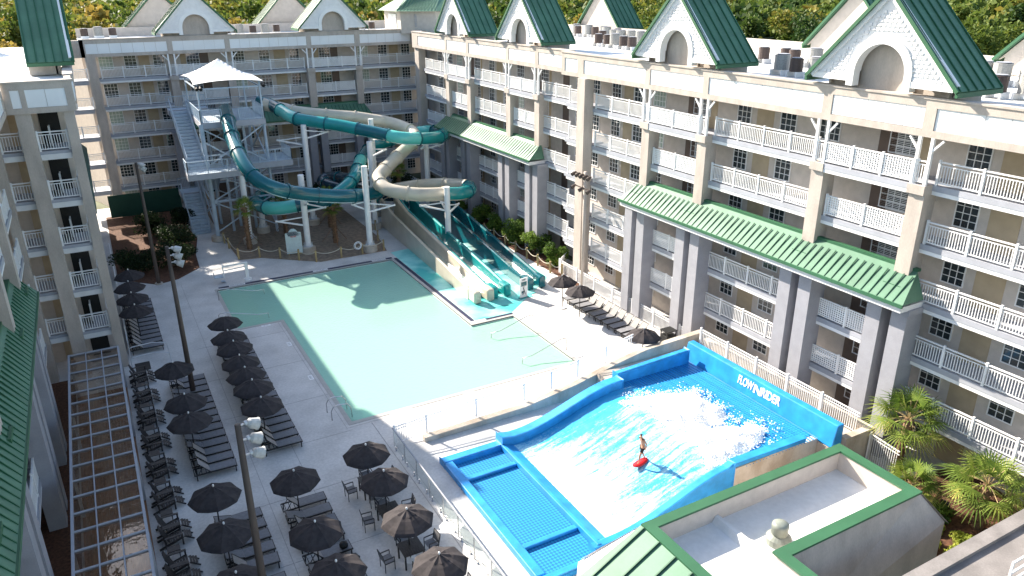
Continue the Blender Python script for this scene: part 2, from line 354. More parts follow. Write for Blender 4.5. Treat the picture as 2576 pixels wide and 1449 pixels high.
# ------------------------------------------------------------ hotel wings
S0, ST, SLAB = 2.3, 2.73, .42
def slab(k): return S0 + ST*k
PB, PT = 15.75, 17.35      # parapet bottom, top
WIN_MESH = {}
def window_at(parent, T, s, d, z, w_, h_, kind):
    """window with its own frame; local axes: along facade, outward, up"""
    key = (kind, round(w_, 2), round(h_, 2), T.key)
    if key not in WIN_MESH:
        g_ = MB().box(0, w_, -.03, .01, 0, h_)
        a = g_.build('window', M['curtain'] if kind == 'curtain' else M['glass'], None, T=T.lin); me1 = a.data; bpy.data.objects.remove(a)
        f = MB(); t = .05; f.box(-t, 0, -.03, .05, -t, h_+t); f.box(w_, w_+t, -.03, .05, -t, h_+t); f.box(0, w_, -.03, .05, -t, 0); f.box(0, w_, -.03, .05, h_, h_+t)
        nx = 4 if w_ > 1.15 else 3
        for i in range(1, nx): f.box(w_*i/nx-.015, w_*i/nx+.015, .011, .035, 0, h_)
        for i in range(1, 4): f.box(0, w_, .011, .033, h_*i/4-.015, h_*i/4+.015)
        if kind == 'shutter':
            for i in range(16): f.box(.05, w_-.05, .0105, .02, h_*(i+.2)/16, h_*(i+.55)/16)
        b = f.build('frame', M['white'], None, T=T.lin); me2 = b.data; bpy.data.objects.remove(b); WIN_MESH[key] = (me1, me2)
    me1, me2 = WIN_MESH[key]
    o = bpy.data.objects.new('window', me1); col.objects.link(o); o.parent = parent; o.location = T(s, d, z)
    f = bpy.data.objects.new('frame', me2); col.objects.link(f); f.parent = o
    return o
class Frame:
    def __init__(s, key, fn, lin): s.key = key; s.fn = fn; s.lin = lin
    def __call__(s, a, b, c): return s.fn(a, b, c)
def frame_right(XF): return Frame('R', lambda s, d, z: (XF-d, s, z), lambda s, d, z: (-d, s, z))
def frame_left(XF): return Frame('L', lambda s, d, z: (XF+d, s, z), lambda s, d, z: (d, s, z))
def frame_back(YF): return Frame('B', lambda s, d, z: (s, YF-d, z), lambda s, d, z: (s, -d, z))

RAIL_MESH = {}
def railing(parent, T, s0, s1, d, z, kind='baluster', name='railing', h=1.08):
    L = round(s1-s0, 2); key = (kind, L, T.key, h)
    if key not in RAIL_MESH:
        b = MB(); b.box(0, L, -.035, .035, h-.06, h); b.box(0, L, -.03, .03, .10, .15)
        n = max(1, round(L/1.9))
        for i in range(n+1): b.box(L*i/n-.05, L*i/n+.05, -.05, .05, 0, h+.06)
        if kind == 'baluster':
            b.box(0, L, -.02, .02, h-.20, h-.16)
            m_ = int(L/.125)
            for i in range(1, m_): b.box(L*i/m_-.017, L*i/m_+.017, -.017, .017, .15, h-.19)
        else:
            m_ = int(L/.13)
            for i in range(1, m_): b.box(L*i/m_-.03, L*i/m_+.03, -.01, .01, .15, h-.06)
            for i in range(1, 8): b.box(0, L, -.022, -.008, .10+.115*i-.028, .10+.115*i+.028)
        o = b.build(name, M['white'], None, T=T.lin); RAIL_MESH[key] = o.data; bpy.data.objects.remove(o)
    o = bpy.data.objects.new(name, RAIL_MESH[key]); col.objects.link(o); o.parent = parent; o.location = T(s0, d, z); return o

def gable(parent, T, sc_, hw, d0, z0, za, depth, front=True):
    """roof-top gable; ridge runs outward-inward"""
    g = MB()
    # front: triangular slab with an arch opening, built as strips
    ow = hw-.15; ah = 1.35; ar = 1.30; az = z0-.15
    def zline(x): return z0 + (za-z0)*(1-abs(x)/ow)
    if front:
        xs = sorted(set([-ow+ow*2*i/36 for i in range(37)] + [-ar, ar]))
        for a, c in zip(xs[:-1], xs[1:]):
            def lowz(x): return z0 if abs(x) >= ar-1e-6 else az + .55 + math.sqrt(max(0, ar*ar-x*x))
            za_, zc_ = lowz(a+1e-5 if a >= -ar else a), lowz(c-1e-5 if c <= ar else c)
            ta, tc_ = max(zline(a), za_), max(zline(c), zc_)
            ring = [T(sc_+a, d0, za_), T(sc_+c, d0, zc_), T(sc_+c, d0, tc_), T(sc_+a, d0, ta)]
            off = Vector(T(0, -.35, 0)) - Vector(T(0, 0, 0)); g.extr(ring, off)
        o = g.build('gable_front', M['shingle'], parent)
        # shingle courses
        c_ = MB(); nrow = 16; rnd = random.Random(5)
        for r_ in range(nrow):
            zz = z0+.25+(za-z0-.9)*r_/nrow; wx = ow*(1-(zz-z0)/(za-z0))-.45
            if wx < .2: continue
            x = -wx
            while x < wx-.1:
                x2 = x+.17
                cx_ = (x+x2)/2
                inside = abs(cx_) < ar+.32 and zz < az+.75+math.sqrt(max(0, (ar+.34)**2-cx_**2))
                if not inside: c_.add([T(sc_+x, d0+.002, zz), T(sc_+x2, d0+.002, zz), T(sc_+x2, d0+.002, zz+.12), T(sc_+x, d0+.002, zz+.12), T(sc_+x, d0+.05, zz), T(sc_+x2, d0+.05, zz), T(sc_+x2, d0+.03, zz+.12), T(sc_+x, d0+.03, zz+.12)], [(0,1,2,3),(4,5,6,7),(0,1,5,4),(1,2,6,5),(2,3,7,6),(3,0,4,7)])
                x += .235
        c_.build('shingle_courses', M['shingle'], o)
        # trim boards and arch surround
        t = MB()
        for sg in (-1, 1):
            t.bar(T(sc_+sg*ow, d0+.05, z0+.12), T(sc_, d0+.05, za+.05), .16, .34)
            t.add([T(sc_+sg*x, d0+dd, z) for dd in (.003, .07) for x, z in ((ar+.3, z0-.05), (ow-.1, z0-.05), (ow-.1, z0+.22), (ar+.3, z0+.22))], [(0,1,2,3),(7,6,5,4),(0,4,5,1),(1,5,6,2),(2,6,7,3),(3,7,4,0)])
        n = 22
        for i in range(n):
            a0 = math.pi*i/n; a1 = math.pi*(i+1)/n
            q = [(math.cos(a)*r_, az+.55+math.sin(a)*r_) for a, r_ in ((a0, ar-.02), (a1, ar-.02), (a1, ar+.34), (a0, ar+.34))]
            t.extr([T(sc_+x, d0+.09, z) for x, z in q], Vector(T(0,-.5,0))-Vector(T(0,0,0)))
        for sg in (-1, 1): t.add([T(sc_+sg*x, d0+dd, z) for dd in (-.35, .09) for x, z in ((ar-.02, z0-.25), (ar+.34, z0-.25), (ar+.34, az+.55), (ar-.02, az+.55))], [(0,1,2,3),(7,6,5,4),(0,4,5,1),(1,5,6,2),(2,6,7,3),(3,7,4,0)])
        t.build('arch_trim', M['white'], o)
    # side and back walls under roof
    bw = MB(); wd = hw-.75
    if not front:
        bw.extr([T(sc_-hw+.5, d0-.05, 17.0), T(sc_+hw-.5, d0-.05, 17.0), T(sc_+hw-.5, d0-.05, z0+.2), T(sc_+ow, d0-.05, z0), T(sc_, d0-.05, za), T(sc_-ow, d0-.05, z0), T(sc_-hw+.5, d0-.05, z0+.2)], Vector(T(0,-.15,0))-Vector(T(0,0,0)))
    ring = [T(sc_-wd, d0-depth+.15, 17.0), T(sc_+wd, d0-depth+.15, 17.0), T(sc_+wd, d0-depth+.15, z0), T(sc_+ow, d0-depth+.15, z0), T(sc_, d0-depth+.15, za), T(sc_-ow, d0-depth+.15, z0), T(sc_-wd, d0-depth+.15, z0)]
    bw.extr(ring, Vector(T(0,.15,0))-Vector(T(0,0,0)))
    for sg in (-1, 1): bw.extr([T(sc_+sg*wd, d0-.55, 17.0), T(sc_+sg*wd, d0-depth+.3, 17.0), T(sc_+sg*wd, d0-depth+.3, z0), T(sc_+sg*wd, d0-.55, z0)], Vector(T(-sg*.12,0,0))-Vector(T(0,0,0)))
    if front:
     fr = [T(sc_-wd, d0-.75, 16.9), T(sc_+wd, d0-.75, 16.9), T(sc_+wd, d0-.75, z0+.8), T(sc_-wd, d0-.75, z0+.8)]
     bw.extr(fr, Vector(T(0,-.1,0))-Vector(T(0,0,0)))
     bw.extr([T(sc_-1.4, d0-.6, z0-.5), T(sc_+1.4, d0-.6, z0-.5), T(sc_+1.4, d0-.6, z0+1.7), T(sc_-1.4, d0-.6, z0+1.7)], Vector(T(0,-.12,0))-Vector(T(0,0,0)))
    bw.build('gable_wall', M['tan'] if front else M['wall'], parent)
    # roof slopes with standing seams
    rf = MB(); sm = MB(); tr = MB()
    for sg in (-1, 1):
        a = Vector(T(sc_+sg*hw, d0+.22, z0-.05)); b_ = Vector(T(sc_, d0+.22, za+.12)); off = Vector(T(0,-depth-.1,0))-Vector(T(0,0,0))
        nrm = (b_-a).cross(off).normalized(); nrm = nrm if nrm.z > 0 else -nrm
        rf.extr([a, b_, b_+nrm*.1, a+nrm*.1], off)
        for i in range(6):
            p = off*(.04+.92*i/5); sm.bar(a+p+nrm*.13, b_+p+nrm*.13, .05, .07)
        tr.bar(a+nrm*.03-Vector((0,0,.1)), a+off+nrm*.03-Vector((0,0,.1)), .12, .2)
        tr.bar(a+nrm*.06, b_+nrm*.06, .10, .16)
    o = rf.build('gable_roof', M['groof'], parent); sm.build('roof_seams', M['seam'], o); tr.build('roof_trim', M['gtrim'], parent)

def awning(parent, T, s0, s1, dw, de, zt, ze, colms):
    b = MB(); hip = .9
    b.add([T(s0-hip*.6, de, ze), T(s1+hip*.6, de, ze), T(s1, dw, zt), T(s0, dw, zt), T(s0-hip*.6, dw, ze), T(s1+hip*.6, dw, ze)], [(0,1,2,3),(0,3,4),(1,5,2)])
    o = b.build('awning_roof', M['groof'], parent)
    sm = MB(); n = int((s1-s0)/.42)
    for i in range(n+1):
        s = s0+(s1-s0)*i/n
        p0 = Vector(T(s, de-.03, ze+.035)); p1 = Vector(T(s, dw+(de-dw)*.2, zt-(zt-ze)*.14)); sm.bar(p0, p1, .035, .05)
    sm.build('roof_seams', M['seam'], o)
    t = MB()
    def B(a0,a1,b0,b1,c0,c1): t.add([T(*p) for p in ((a0,b0,c0),(a1,b0,c0),(a1,b1,c0),(a0,b1,c0),(a0,b0,c1),(a1,b0,c1),(a1,b1,c1),(a0,b1,c1))], [(0,3,2,1),(4,5,6,7),(0,1,5,4),(1,2,6,5),(2,3,7,6),(3,0,4,7)])
    B(s0, s1, dw-.25, dw+.02, zt-.02, zt+.12); B(s0-hip*.6, s1+hip*.6, de-.05, de+.05, ze-.14, ze+.02)
    for c in colms: B(c-.45, c+.45, dw, min(.98, de*.6+.1), 8.62, 8.98)
    t.build('awning_trim', M['gtrim'], parent)
    f = MB()
    def B2(a0,a1,b0,b1,c0,c1): f.add([T(*p) for p in ((a0,b0,c0),(a1,b0,c0),(a1,b1,c0),(a0,b1,c0),(a0,b0,c1),(a1,b0,c1),(a1,b1,c1),(a0,b1,c1))], [(0,3,2,1),(4,5,6,7),(0,1,5,4),(1,2,6,5),(2,3,7,6),(3,0,4,7)])
    B2(s0-hip*.5, s1+hip*.5, dw-.3, de-.08, ze-.42, ze-.145)
    f.build('awning_fascia', M['slabedge'], parent)

def wing(name, label, T, bays, s_lo, s_hi, depth, gables=(), awn=None, pp=.5, panels=None, cols=(), far=False, lit=True, roofz=16.95, skip_win=(), ad=(.15,1.65), bcd=.95):
    """bays: list of (s0, s1, kind) kind rail / lattice / blank"""
    root = empty(name); tag(root, label, 'hotel', 'hotel wings round the pool courtyard')
    def BX(mb, a0,a1,b0,b1,c0,c1):
        mb.add([T(*p) for p in ((a0,b0,c0),(a1,b0,c0),(a1,b1,c0),(a0,b1,c0),(a0,b0,c1),(a1,b0,c1),(a1,b1,c1),(a0,b1,c1))], [(0,3,2,1),(4,5,6,7),(0,1,5,4),(1,2,6,5),(2,3,7,6),(3,0,4,7)])
    wl = MB(); BX(wl, s_lo, s_hi, -1.75, -1.6, 0, PB); BX(wl, s_lo, s_hi, -depth, -depth+.3, 0, 17.9)
    BX(wl, s_lo, s_lo+.2, -depth+.3, -1.75, 0, 16.9); BX(wl, s_hi-.2, s_hi, -depth+.3, -1.75, 0, 16.9)
    wall = pieces(wl, 'wall', M['wall'], root)
    rf = MB(); BX(rf, s_lo, s_hi, -depth+.3, pp-.42, 16.6, roofz); rf.build('roof', M['roofw'], root)
    # slabs
    for k in range(5):
        z = slab(k)
        for s0, s1, kd in bays:
            if kd == 'none': continue
            dd = .12 if kd == 'lattice' else 0
            if kd == 'lattice' and k == 4: dd = .55
            b = MB(); e = MB(); x0_ = s0-(.28 if kd == 'lattice' else .26); x1_ = s1+(.28 if kd == 'lattice' else .26)
            BX(b, x0_, x1_, -1.6, dd-.001, z+.16, z+SLAB); BX(e, s0+.001, s1-.001, -1.55, dd-.02, z-.02, z+.155)
            b.build('balcony_slab', M['trim'], root); e.build('slab_edge', M['white'], root)
        for i, (s0, s1, kd) in enumerate(bays):
            if kd == 'none' or (awn and k == 2 and awn[0]-.3 < (s0+s1)/2 < awn[1]+.3): continue
            lat = kd == 'lattice'; dd = .06 if lat else -.06
            a, c = s0+.25, s1-.25
            if lat and k == 4: dd = .47; a, c = s0+.05, s1-.05
            if kd == 'wide_low' and k < 2: lat = False
            railing(root, T, a, c, dd, z+SLAB, 'lattice' if lat else 'baluster')
            if kd == 'lattice' and k == 4:
                for ss in (s0-.55, s1): railing(root, T, ss, ss+.5, .40, z+SLAB, 'baluster')
    # parapet
    p = MB(); BX(p, s_lo, s_hi, pp-.4, pp-.08, PB, PT)
    BX(p, s_lo, s_hi, pp-.08, pp, 17.0, PT); BX(p, s_lo, s_hi, pp-.08, pp, PB, 16.05)
    ed = sorted(panels); prev = s_lo
    for a, c in ed:
        if a > prev: BX(p, prev, a, pp-.08, pp, 16.05, 17.0)
        prev = c
    if prev < s_hi: BX(p, prev, s_hi, pp-.08, pp, 16.05, 17.0)
    BX(p, s_lo, s_hi, pp-.46, pp+.05, PT, PT+.09)
    BX(p, s_lo, s_hi, -1.6, pp-.4, PB, PB+.12)
    p.build('parapet', M['tan'], root)
    for a, c in ed:
        q = MB(); n = max(1, round((c-a)/1.05)); 
        for i in range(n): BX(q, a+(c-a)*i/n+.012, a+(c-a)*(i+1)/n-.012, pp-.079, pp-.05, 16.06, 16.99)
        o = q.build('parapet_panel', M['panel'], root)
        if 4 < c-a < 5.9:
            lv = MB()
            for j in range(11): BX(lv, a+.05, c-.05, pp-.049, pp-.03, 16.09+.08*j, 16.13+.08*j)
            lv.build('louvre', M['panel'], o)
    # columns
    lat_edges = []
    for s0, s1, kd in bays:
        if kd == 'lattice': lat_edges += [s0-.28, s1+.28]
    for c in lat_edges:
        q = MB(); lo = 8.7 if awn and awn[0]-1.5 < c < awn[1]+1.5 else 0
        BX(q, c-.38, c+.38, -.45, .42, lo, slab(4)-.01); BX(q, c-.42, c+.42, -.45, .58, slab(4), slab(4)+SLAB-.002); q.build('column', M['tan'], root)
        for sg in (-1, 1):
            q = MB(); x = c+sg*.30; BX(q, x-.07, x+.07, .36, .50, slab(4)+SLAB, PB)
            pa = T(x, .43, PB-.62); pb = T(x+sg*.5, .43, PB-.06); q.bar(pa, pb, .09, .09); q.build('post', M['white'], root)
        if lo:
            for sg in (-1, 1):
                q = MB(); BX(q, c+sg*.66-.40, c+sg*.66+.40, -.2, bcd, 0, 7.72); q.build('base_column', M['col'], root)
            q = MB(); BX(q, c-1.16, c+1.16, -.25, bcd+.05, 7.725, 8.02); q.build('column_cap', M['col'], root)
    for a, c, dd in cols:
        q = MB(); BX(q, a, c, dd-.8, dd, 0, PB-.001); q.build('column', M['tan'], root)
    if awn: awning(root, T, awn[0], awn[1], ad[0], ad[1], 9.62, 8.42, lat_edges)
    for g_ in gables: gable(root, T, g_, 3.85, .7, 17.8, 21.6, 3.1)
    # openings in the back wall
    for i, (s0, s1, kd) in enumerate(bays):
        L = s1-s0
        for k in range(-1, 5):
            zf = 0 if k < 0 else slab(k)+SLAB
            if i in skip_win: continue
            if kd == 'lattice':
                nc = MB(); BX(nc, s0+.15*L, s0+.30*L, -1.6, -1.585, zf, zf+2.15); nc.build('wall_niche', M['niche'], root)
                q = MB(); BX(q, s1-.30*L-.95, s1-.30*L, -1.6, -1.57, zf, zf+2.1); q.build('door', M['door'], root)
                if not far: window_at(root, T, s0+.36*L-.4, -1.59, zf+.75, 1.45, 1.3, 'shutter')
                else: window_at(root, T, s0+.45*L-.9, -1.59, zf+.75, 1.2, 1.3, 'plain')
            elif kd == 'rail' and L > 5:
                window_at(root, T, s0+.04*L, -1.59, zf+.75, 1.2, 1.3, 'curtain' if (k+i) % 3 else 'plain')
                window_at(root, T, s0+.40*L, -1.59, zf+.75, 1.05, 1.3, 'plain')
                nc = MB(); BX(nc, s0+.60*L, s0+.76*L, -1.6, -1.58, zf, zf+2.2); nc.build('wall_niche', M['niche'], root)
                window_at(root, T, s0+.82*L, -1.59, zf+.75, 1.0, 1.3, 'plain')
            elif kd == 'rail':
                window_at(root, T, s0+.15*L, -1.59, zf+.75, 1.0, 1.3, 'plain')
                q = MB(); BX(q, s0+.6*L, s0+.6*L+.9, -1.6, -1.57, zf, zf+2.1); q.build('door', M['door'], root)
    return root

# right wing, near and far parts
TR = frame_right(32.3)
bN = [(11.6,19.95,'rail'),(20.5,25.4,'lattice'),(25.95,33.9,'rail'),(34.5,39.3,'lattice'),(39.85,46.2,'rail'),(47.3,49.7,'rail')]
wr = wing('hotel_wing', 'sunlit beige hotel wing at the right with green awning roof and two large gables', TR, bN, 6, 49.85, 16, gables=(22.9, 36.9),
     awn=(19.6, 40.0), panels=[(6.5,11.0),(11.6,20.0),(20.5,25.35),(25.9,34.0),(34.45,39.35),(39.85,46.9),(47.7,49.4)], cols=[(46.3,47.25,.75)])
TF = frame_right(33.1)
bF = [(50.3,55.0,'rail'),(55.2,59.6,'lattice'),(60.2,67.5,'rail'),(68.1,72.5,'lattice'),(73.0,79.5,'rail')]
wf = wing('hotel_wing', 'far end of the sunlit right wing, with two smaller gables and a part shaded awning', TF, bF, 49.9, 81.6, 16, gables=(57.3, 70.4),
     awn=(54.6, 73.2), panels=[(50.2,54.6),(55.2,59.6),(60.1,67.5),(68.1,72.5),(73.0,80.0)], cols=[(80.4,81.5,.3)], far=True)
TB = frame_back(87.0)
bB = [(1.7,8.1,'rail'),(8.75,13.8,'lattice'),(14.4,22.2,'rail'),(22.8,27.7,'lattice'),(28.3,35.2,'rail')]
wb = wing('hotel_wing', 'shaded hotel wing across the far end of the pool courtyard behind the slide tower', TB, bB, .5, 36.4, 12, gables=(11.2, 25.35),
     awn=(8.3, 28.2), panels=[(.95,8.25),(8.75,13.8),(14.3,22.3),(22.8,27.7),(28.3,34.35),(34.8,35.1)], cols=[(.75,1.65,.5),(35.3,36.3,.4)], far=True)
# corner link between back and right wing
q = MB(); q.prism([(35.2,86.6),(33.2,81.6),(33.6,81.5),(36.6,86.6)], PB, PT); q.prism([(35.2,87.5),(33.2,81.7),(37,81.7),(37,87.5)], 16.6, 16.94); q.build('parapet', M['tan'], wb)
for k in range(5):
    q = MB(); q.prism([(35.2,86.9),(33.4,81.7),(36.4,81.7),(36.4,86.9)], slab(k), slab(k)+SLAB); q.build('balcony_slab', M['trim'], wb)
    q = MB(); a = Vector((35.0,86.5,0)); b = Vector((33.5,82.0,0)); z = slab(k)+SLAB
    q.bar(a+Vector((0,0,z+1.05)), b+Vector((0,0,z+1.05)), .07); q.bar(a+Vector((0,0,z+.12)), b+Vector((0,0,z+.12)), .05)
    for i in range(1, 26):
        p = a+(b-a)*i/26; q.bar(p+Vector((0,0,z+.12)), p+Vector((0,0,z+1.05)), .035)
    q.build('railing', M['white'], wb)
q = MB(); q.box(36.4,36.6,81.6,87.2,0,PB); q.build('wall', M['wall'], wb)
# left end of the back wing: open stair bay beyond the last column
for k in range(5):
    q = MB(); q.box(-2.2,.7,86.2,88.6,slab(k),slab(k)+SLAB); q.build('balcony_slab', M['trim'], wb)
    railing(wb, TB, -2.2, .7, .6, slab(k)+SLAB)
q = MB(); q.box(-3.5,.85,86.5,87,PB,PT); q.box(-3.5,.5,86.45,86.5,PB,16.05); q.box(-3.5,.5,86.45,86.5,17,PT); q.build('parapet', M['tan'], wb)
q = MB(); q.add([(.9,88.7,0),(-2.8,99.5,0),(-2.8,99.5,15.7),(.9,88.7,15.7)], [(0,1,2,3)])
q.add([(1.1,88.75,0),(-2.6,99.55,0),(-2.6,99.55,15.7),(1.1,88.75,15.7)], [(3,2,1,0)]); pieces(q, 'wall', M['wall'], wb)
# rear gables, far parapets
def rear_gable(parent, T, c, depth): gable(parent, T, c, 3.85, -depth+3.6, 17.8, 21.6, 3.1, front=False)
for c in (22.9, 36.9): rear_gable(wr, TR, c, 18.5)
for c in (57.3, 70.4): rear_gable(wf, TF, c, 20)
for c in (9.2, 23.8): rear_gable(wb, TB, c, 16)

# penthouse at the corner with hipped green roof
ph = empty('rooftop_penthouse', (35, 88, 16.95)); tag(ph, 'cream stair penthouse with hipped green metal roof at the roof corner', 'penthouse')
def ploc(mb): mb.v = [(x-35, y-88, z-16.95) for x, y, z in mb.v]; return mb
q = MB(); q.prism([(33.2,91.5),(33.2,86.2),(36.4,83.6),(42,83.6),(42,91.5)], 16.95, 19.4); ploc(q).build('wall', M['wall'], ph)
q = MB(); lo = [(32.6,92.1),(32.6,85.9),(36.2,82.9),(42.6,82.9),(42.6,92.1)]
q.add([(x,y,19.35) for x,y in lo]+[(36.5,88.5,22.0),(39.5,88.5,22.0)], [(0,1,5),(1,2,6,5),(2,3,6),(3,4,6),(4,0,5,6),(4,3,2,1,0)]); ro = ploc(q).build('roof', M['groof'], ph)
q = MB()
for i in range(9): q.bar((32.62,92-.7*i,19.38),(33.4+.1,91.4-.62*i+.0,19.95),.05)
for i in range(12):
    t = i/11; q.bar((32.7+t*3.4, 86-t*2.9+.03, 19.42), (35.6+t*2.5, 88.4-t*1.2, 21.6), .05)
ploc(q).build('roof_seams', M['seam'], ro)
q = MB(); q.box(33.12,33.19,87.5,88.7,17.1,19.0); q.box(33.12,33.19,88.8,90,17.1,19.0); ploc(q).build('door', M['white'], ph)
q = MB()
for i in range(9): q.box(34.4,35.5,85.0-.0,85.02,17.7+.15*i,17.78+.15*i)
q.v = [(x, y + (35-x)*.8-.0 if False else y, z) for x, y, z in q.v]
ploc(q).build('vent_grille', M['trim'], ph)

# left wing, near part and far part (its end face looks at the camera)
TL = frame_left(-4.6)
bL = [(14.0,20.0,'rail'),(20.6,25.4,'lattice'),(26.0,33.9,'rail'),(34.5,39.3,'lattice'),(39.9,48.0,'rail')]
wl_ = wing('hotel_wing', 'near left hotel wing with grey columns and a long shaded green awning', TL, bL, 8, 48.4, 14, gables=(22.9, 36.9), awn=(14.0, 40.2),
     panels=[(8.5,13.4),(14,20),(20.5,25.35),(25.9,34.0),(34.45,39.35),(39.85,48.0)], skip_win=(0,1), pp=.85, ad=(.08,.92), bcd=.5)
TL2 = frame_left(-2.0)
bL2 = [(50.2,56.0,'rail'),(56.6,61.5,'lattice'),(62.1,70,'rail'),(70.6,75.4,'lattice'),(76,84.5,'rail')]
wl2 = wing('hotel_wing', 'far left hotel wing, its shaded end face stacked with small balconies', TL2, bL2, 51.7, 86.0, 14,
     gables=(), awn=None, panels=[(50.2,56.0),(56.6,61.5),(62.1,70),(70.6,75.4),(76,84.5)], pp=1.6, skip_win=(0,1,2,3,4))
gable(wl2, TL2, 59.6, 3.85, 1.65, 17.8, 21.6, 2.45)
# its awning, kept close to the columns
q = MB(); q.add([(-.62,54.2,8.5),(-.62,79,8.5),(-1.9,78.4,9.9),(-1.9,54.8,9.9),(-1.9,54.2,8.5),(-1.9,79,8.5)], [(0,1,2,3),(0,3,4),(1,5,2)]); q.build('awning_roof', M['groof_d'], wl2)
# end face (towards the camera) at y = 48.6
TE = frame_back(48.6)
q = MB()
q.box(-3.75,-.47,48.6,48.9,PB,PT); q.box(-3.75,-.47,48.52,48.6,17.0,PT); q.box(-3.75,-.47,48.52,48.6,PB,16.05)
for a, c in ((-3.75,-3.4),(-2.98,-2.72),(-.85,-.47)): q.box(a, c, 48.52, 48.6, 16.05, 17.0)
q.box(-3.8,-.40,48.47,48.95,PT,PT+.09); q.build('parapet', M['tan'], wl2)
q = MB(); q.box(-3.4,-2.98,48.55,48.59,16.06,16.99); q.build('parapet_panel', M['panel'], wl2)
q = MB(); q.box(-2.72,-1.8,48.55,48.59,16.06,16.99); q.box(-1.78,-.85,48.55,48.59,16.06,16.99); q.build('parapet_panel', M['panel'], wl2)
for a, c, y0, y1 in ((-3.42,-2.68,48.62,49.5),(-1.12,-.62,48.62,49.4),(-4.9,-4.45,48.45,49.2)):
    q = MB(); q.box(a, c, y0, y1, 0, PB-.002); q.build('column', M['tan'], wl2)
q = MB(); q.box(-.80,-.47,48.95,51.69,PB,PT); q.build('parapet', M['tan'], wl2)
q = MB(); q.box(-6.0,-.7,51.4,51.6,0,PB); q.build('wall', M['wall'], wl2)
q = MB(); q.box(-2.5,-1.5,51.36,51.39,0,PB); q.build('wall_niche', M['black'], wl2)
q = MB(); q.box(-4.0,-3.6,51.34,51.39,0,PB); q.build('wall_niche', M['niche'], wl2)
for k in range(5):
    z = slab(k)
    MB().box(-2.68,-1.15,48.85,51.4,z+.16,z+SLAB).build('balcony_slab', M['trim'], wl2); MB().box(-4.45,-3.42,49.1,51.4,z+.16,z+SLAB).build('balcony_slab', M['trim'], wl2)
    MB().box(-2.67,-1.16,48.8,48.84,z-.05,z+.25).build('slab_edge', M['slabedge'], wl2); MB().box(-4.44,-3.43,49.05,49.09,z-.05,z+.25).build('slab_edge', M['slabedge'], wl2)
    railing(wl2, TE, -2.62, -1.2, -.28, z+SLAB); railing(wl2, TE, -4.42, -3.45, -.55, z+SLAB)
    q = MB(); zt = z+SLAB
    q.box(-1.19,-1.13,48.95,51.3,zt+1.02,zt+1.08); q.box(-1.19,-1.13,48.95,51.3,zt+.10,zt+.15)
    for i in range(1, 18): q.box(-1.18,-1.145,48.95+.13*i,48.985+.13*i,zt+.15,zt+1.02)
    q.build('railing', M['white'], wl2)
# rooftop flat areas behind the left end face
q = MB(); q.box(-14,-.55,48.95,51.69,16.6,16.96); q.build('roof', M['roofw'], wl2)
gable(wl2, frame_left(-9.2), 82.0, 4.2, 1.65, 17.8, 21.8, 3.4, front=False)

# ------------------------------------------------------------ water slides
PA = [(11.2,74.9,11.5),(10.8,71.5,10.8),(10.5,68.5,9.9),(10.4,65.6,9.0),(10.6,63.6,8.1),(11.3,62.5,7.3),(12.6,62.2,6.6),(14.4,62.8,5.9),(16.6,62.9,5.4),(18.6,62.9,5.1),(20.7,63.8,4.8),(22.4,65.3,4.6),(23.4,67.6,4.4),(23.4,70.8,4.1),(22.1,74.3,3.8),(21.0,77.2,3.5),(20.1,77.2,3.2),(21.1,75.3,2.8),(23.3,73.0,2.4),(25.8,71.8,2.1),(28.2,70.9,1.8),(29.3,69.2,1.5)]
PBp = [(15.1,79.7,11.4),(16.1,78.7,11.1),(16.7,76.9,10.7),(17.3,74.5,10.3),(18.8,73.2,10.0),(20.7,71.8,9.7),(22.2,70.5,9.4),(24.0,69.0,9.0),(25.5,67.7,8.7),(27.6,67.9,8.4),(30.0,69.2,8.1),(31.6,71.5,7.9),(32.0,74.5,7.7),(31.4,76.3,7.5),(29.8,76.8,7.2),(27.5,76.1,6.9),(25.5,75.6,6.6),(23.9,74.1,6.3),(22.2,70.9,6.0),(20.9,68.2,5.6),(19.8,66.8,5.2),(18.5,66.0,4.7),(17.0,65.4,4.3),(15.9,66.4,4.0),(13.8,67.1,3.7),(12.6,68.6,3.5),(12.2,71.2,3.3),(13.0,74.2,3.1),(14.8,75.6,2.9),(16.9,75.6,2.7),(19.3,74.7,2.5),(21.7,73.5,2.3),(23.6,72.7,2.1),(25.2,71.4,1.8),(26.0,69.6,1.5)]
PC = [(15.4,78.9,11.2),(16.9,78.2,10.8),(18.5,77.0,10.4),(21.3,76.2,10.0),(23.6,75.6,9.7),(25.2,75.0,9.4),(26.7,74.3,9.1),(27.6,73.1,8.8),(28.2,71.7,8.4),(27.9,70.4,8.0),(27.3,69.8,7.6),(25.8,68.7,7.1),(24.1,66.9,6.7),(22.7,65.5,6.3),(21.9,64.6,6.0),(21.6,63.3,5.7),(21.9,62.2,5.4),(22.8,61.3,5.2),(24.3,60.6,5.0),(26.4,60.5,4.8),(28.2,60.6,4.6),(29.8,62.0,4.4),(30.4,64.4,4.2),(29.3,66.7,4.0),(27.8,68.1,3.8),(26.2,69.3,3.5),(24.6,70.1,3.1),(23.9,70.6,2.5),(23.9,70.2,1.9),(24.1,69.2,1.5)]
def smooth_path(P, n=6):
    P = [Vector(p) for p in P]; out = []
    for i in range(len(P)-1):
        p0 = P[max(i-1,0)]; p1 = P[i]; p2 = P[i+1]; p3 = P[min(i+2,len(P)-1)]
        for k in range(n):
            t = k/n; out.append(.5*((2*p1)+(-p0+p2)*t+(2*p0-5*p1+4*p2-p3)*t*t+(-p0+3*p1-3*p2+p3)*t**3))
    out.append(P[-1]); return out
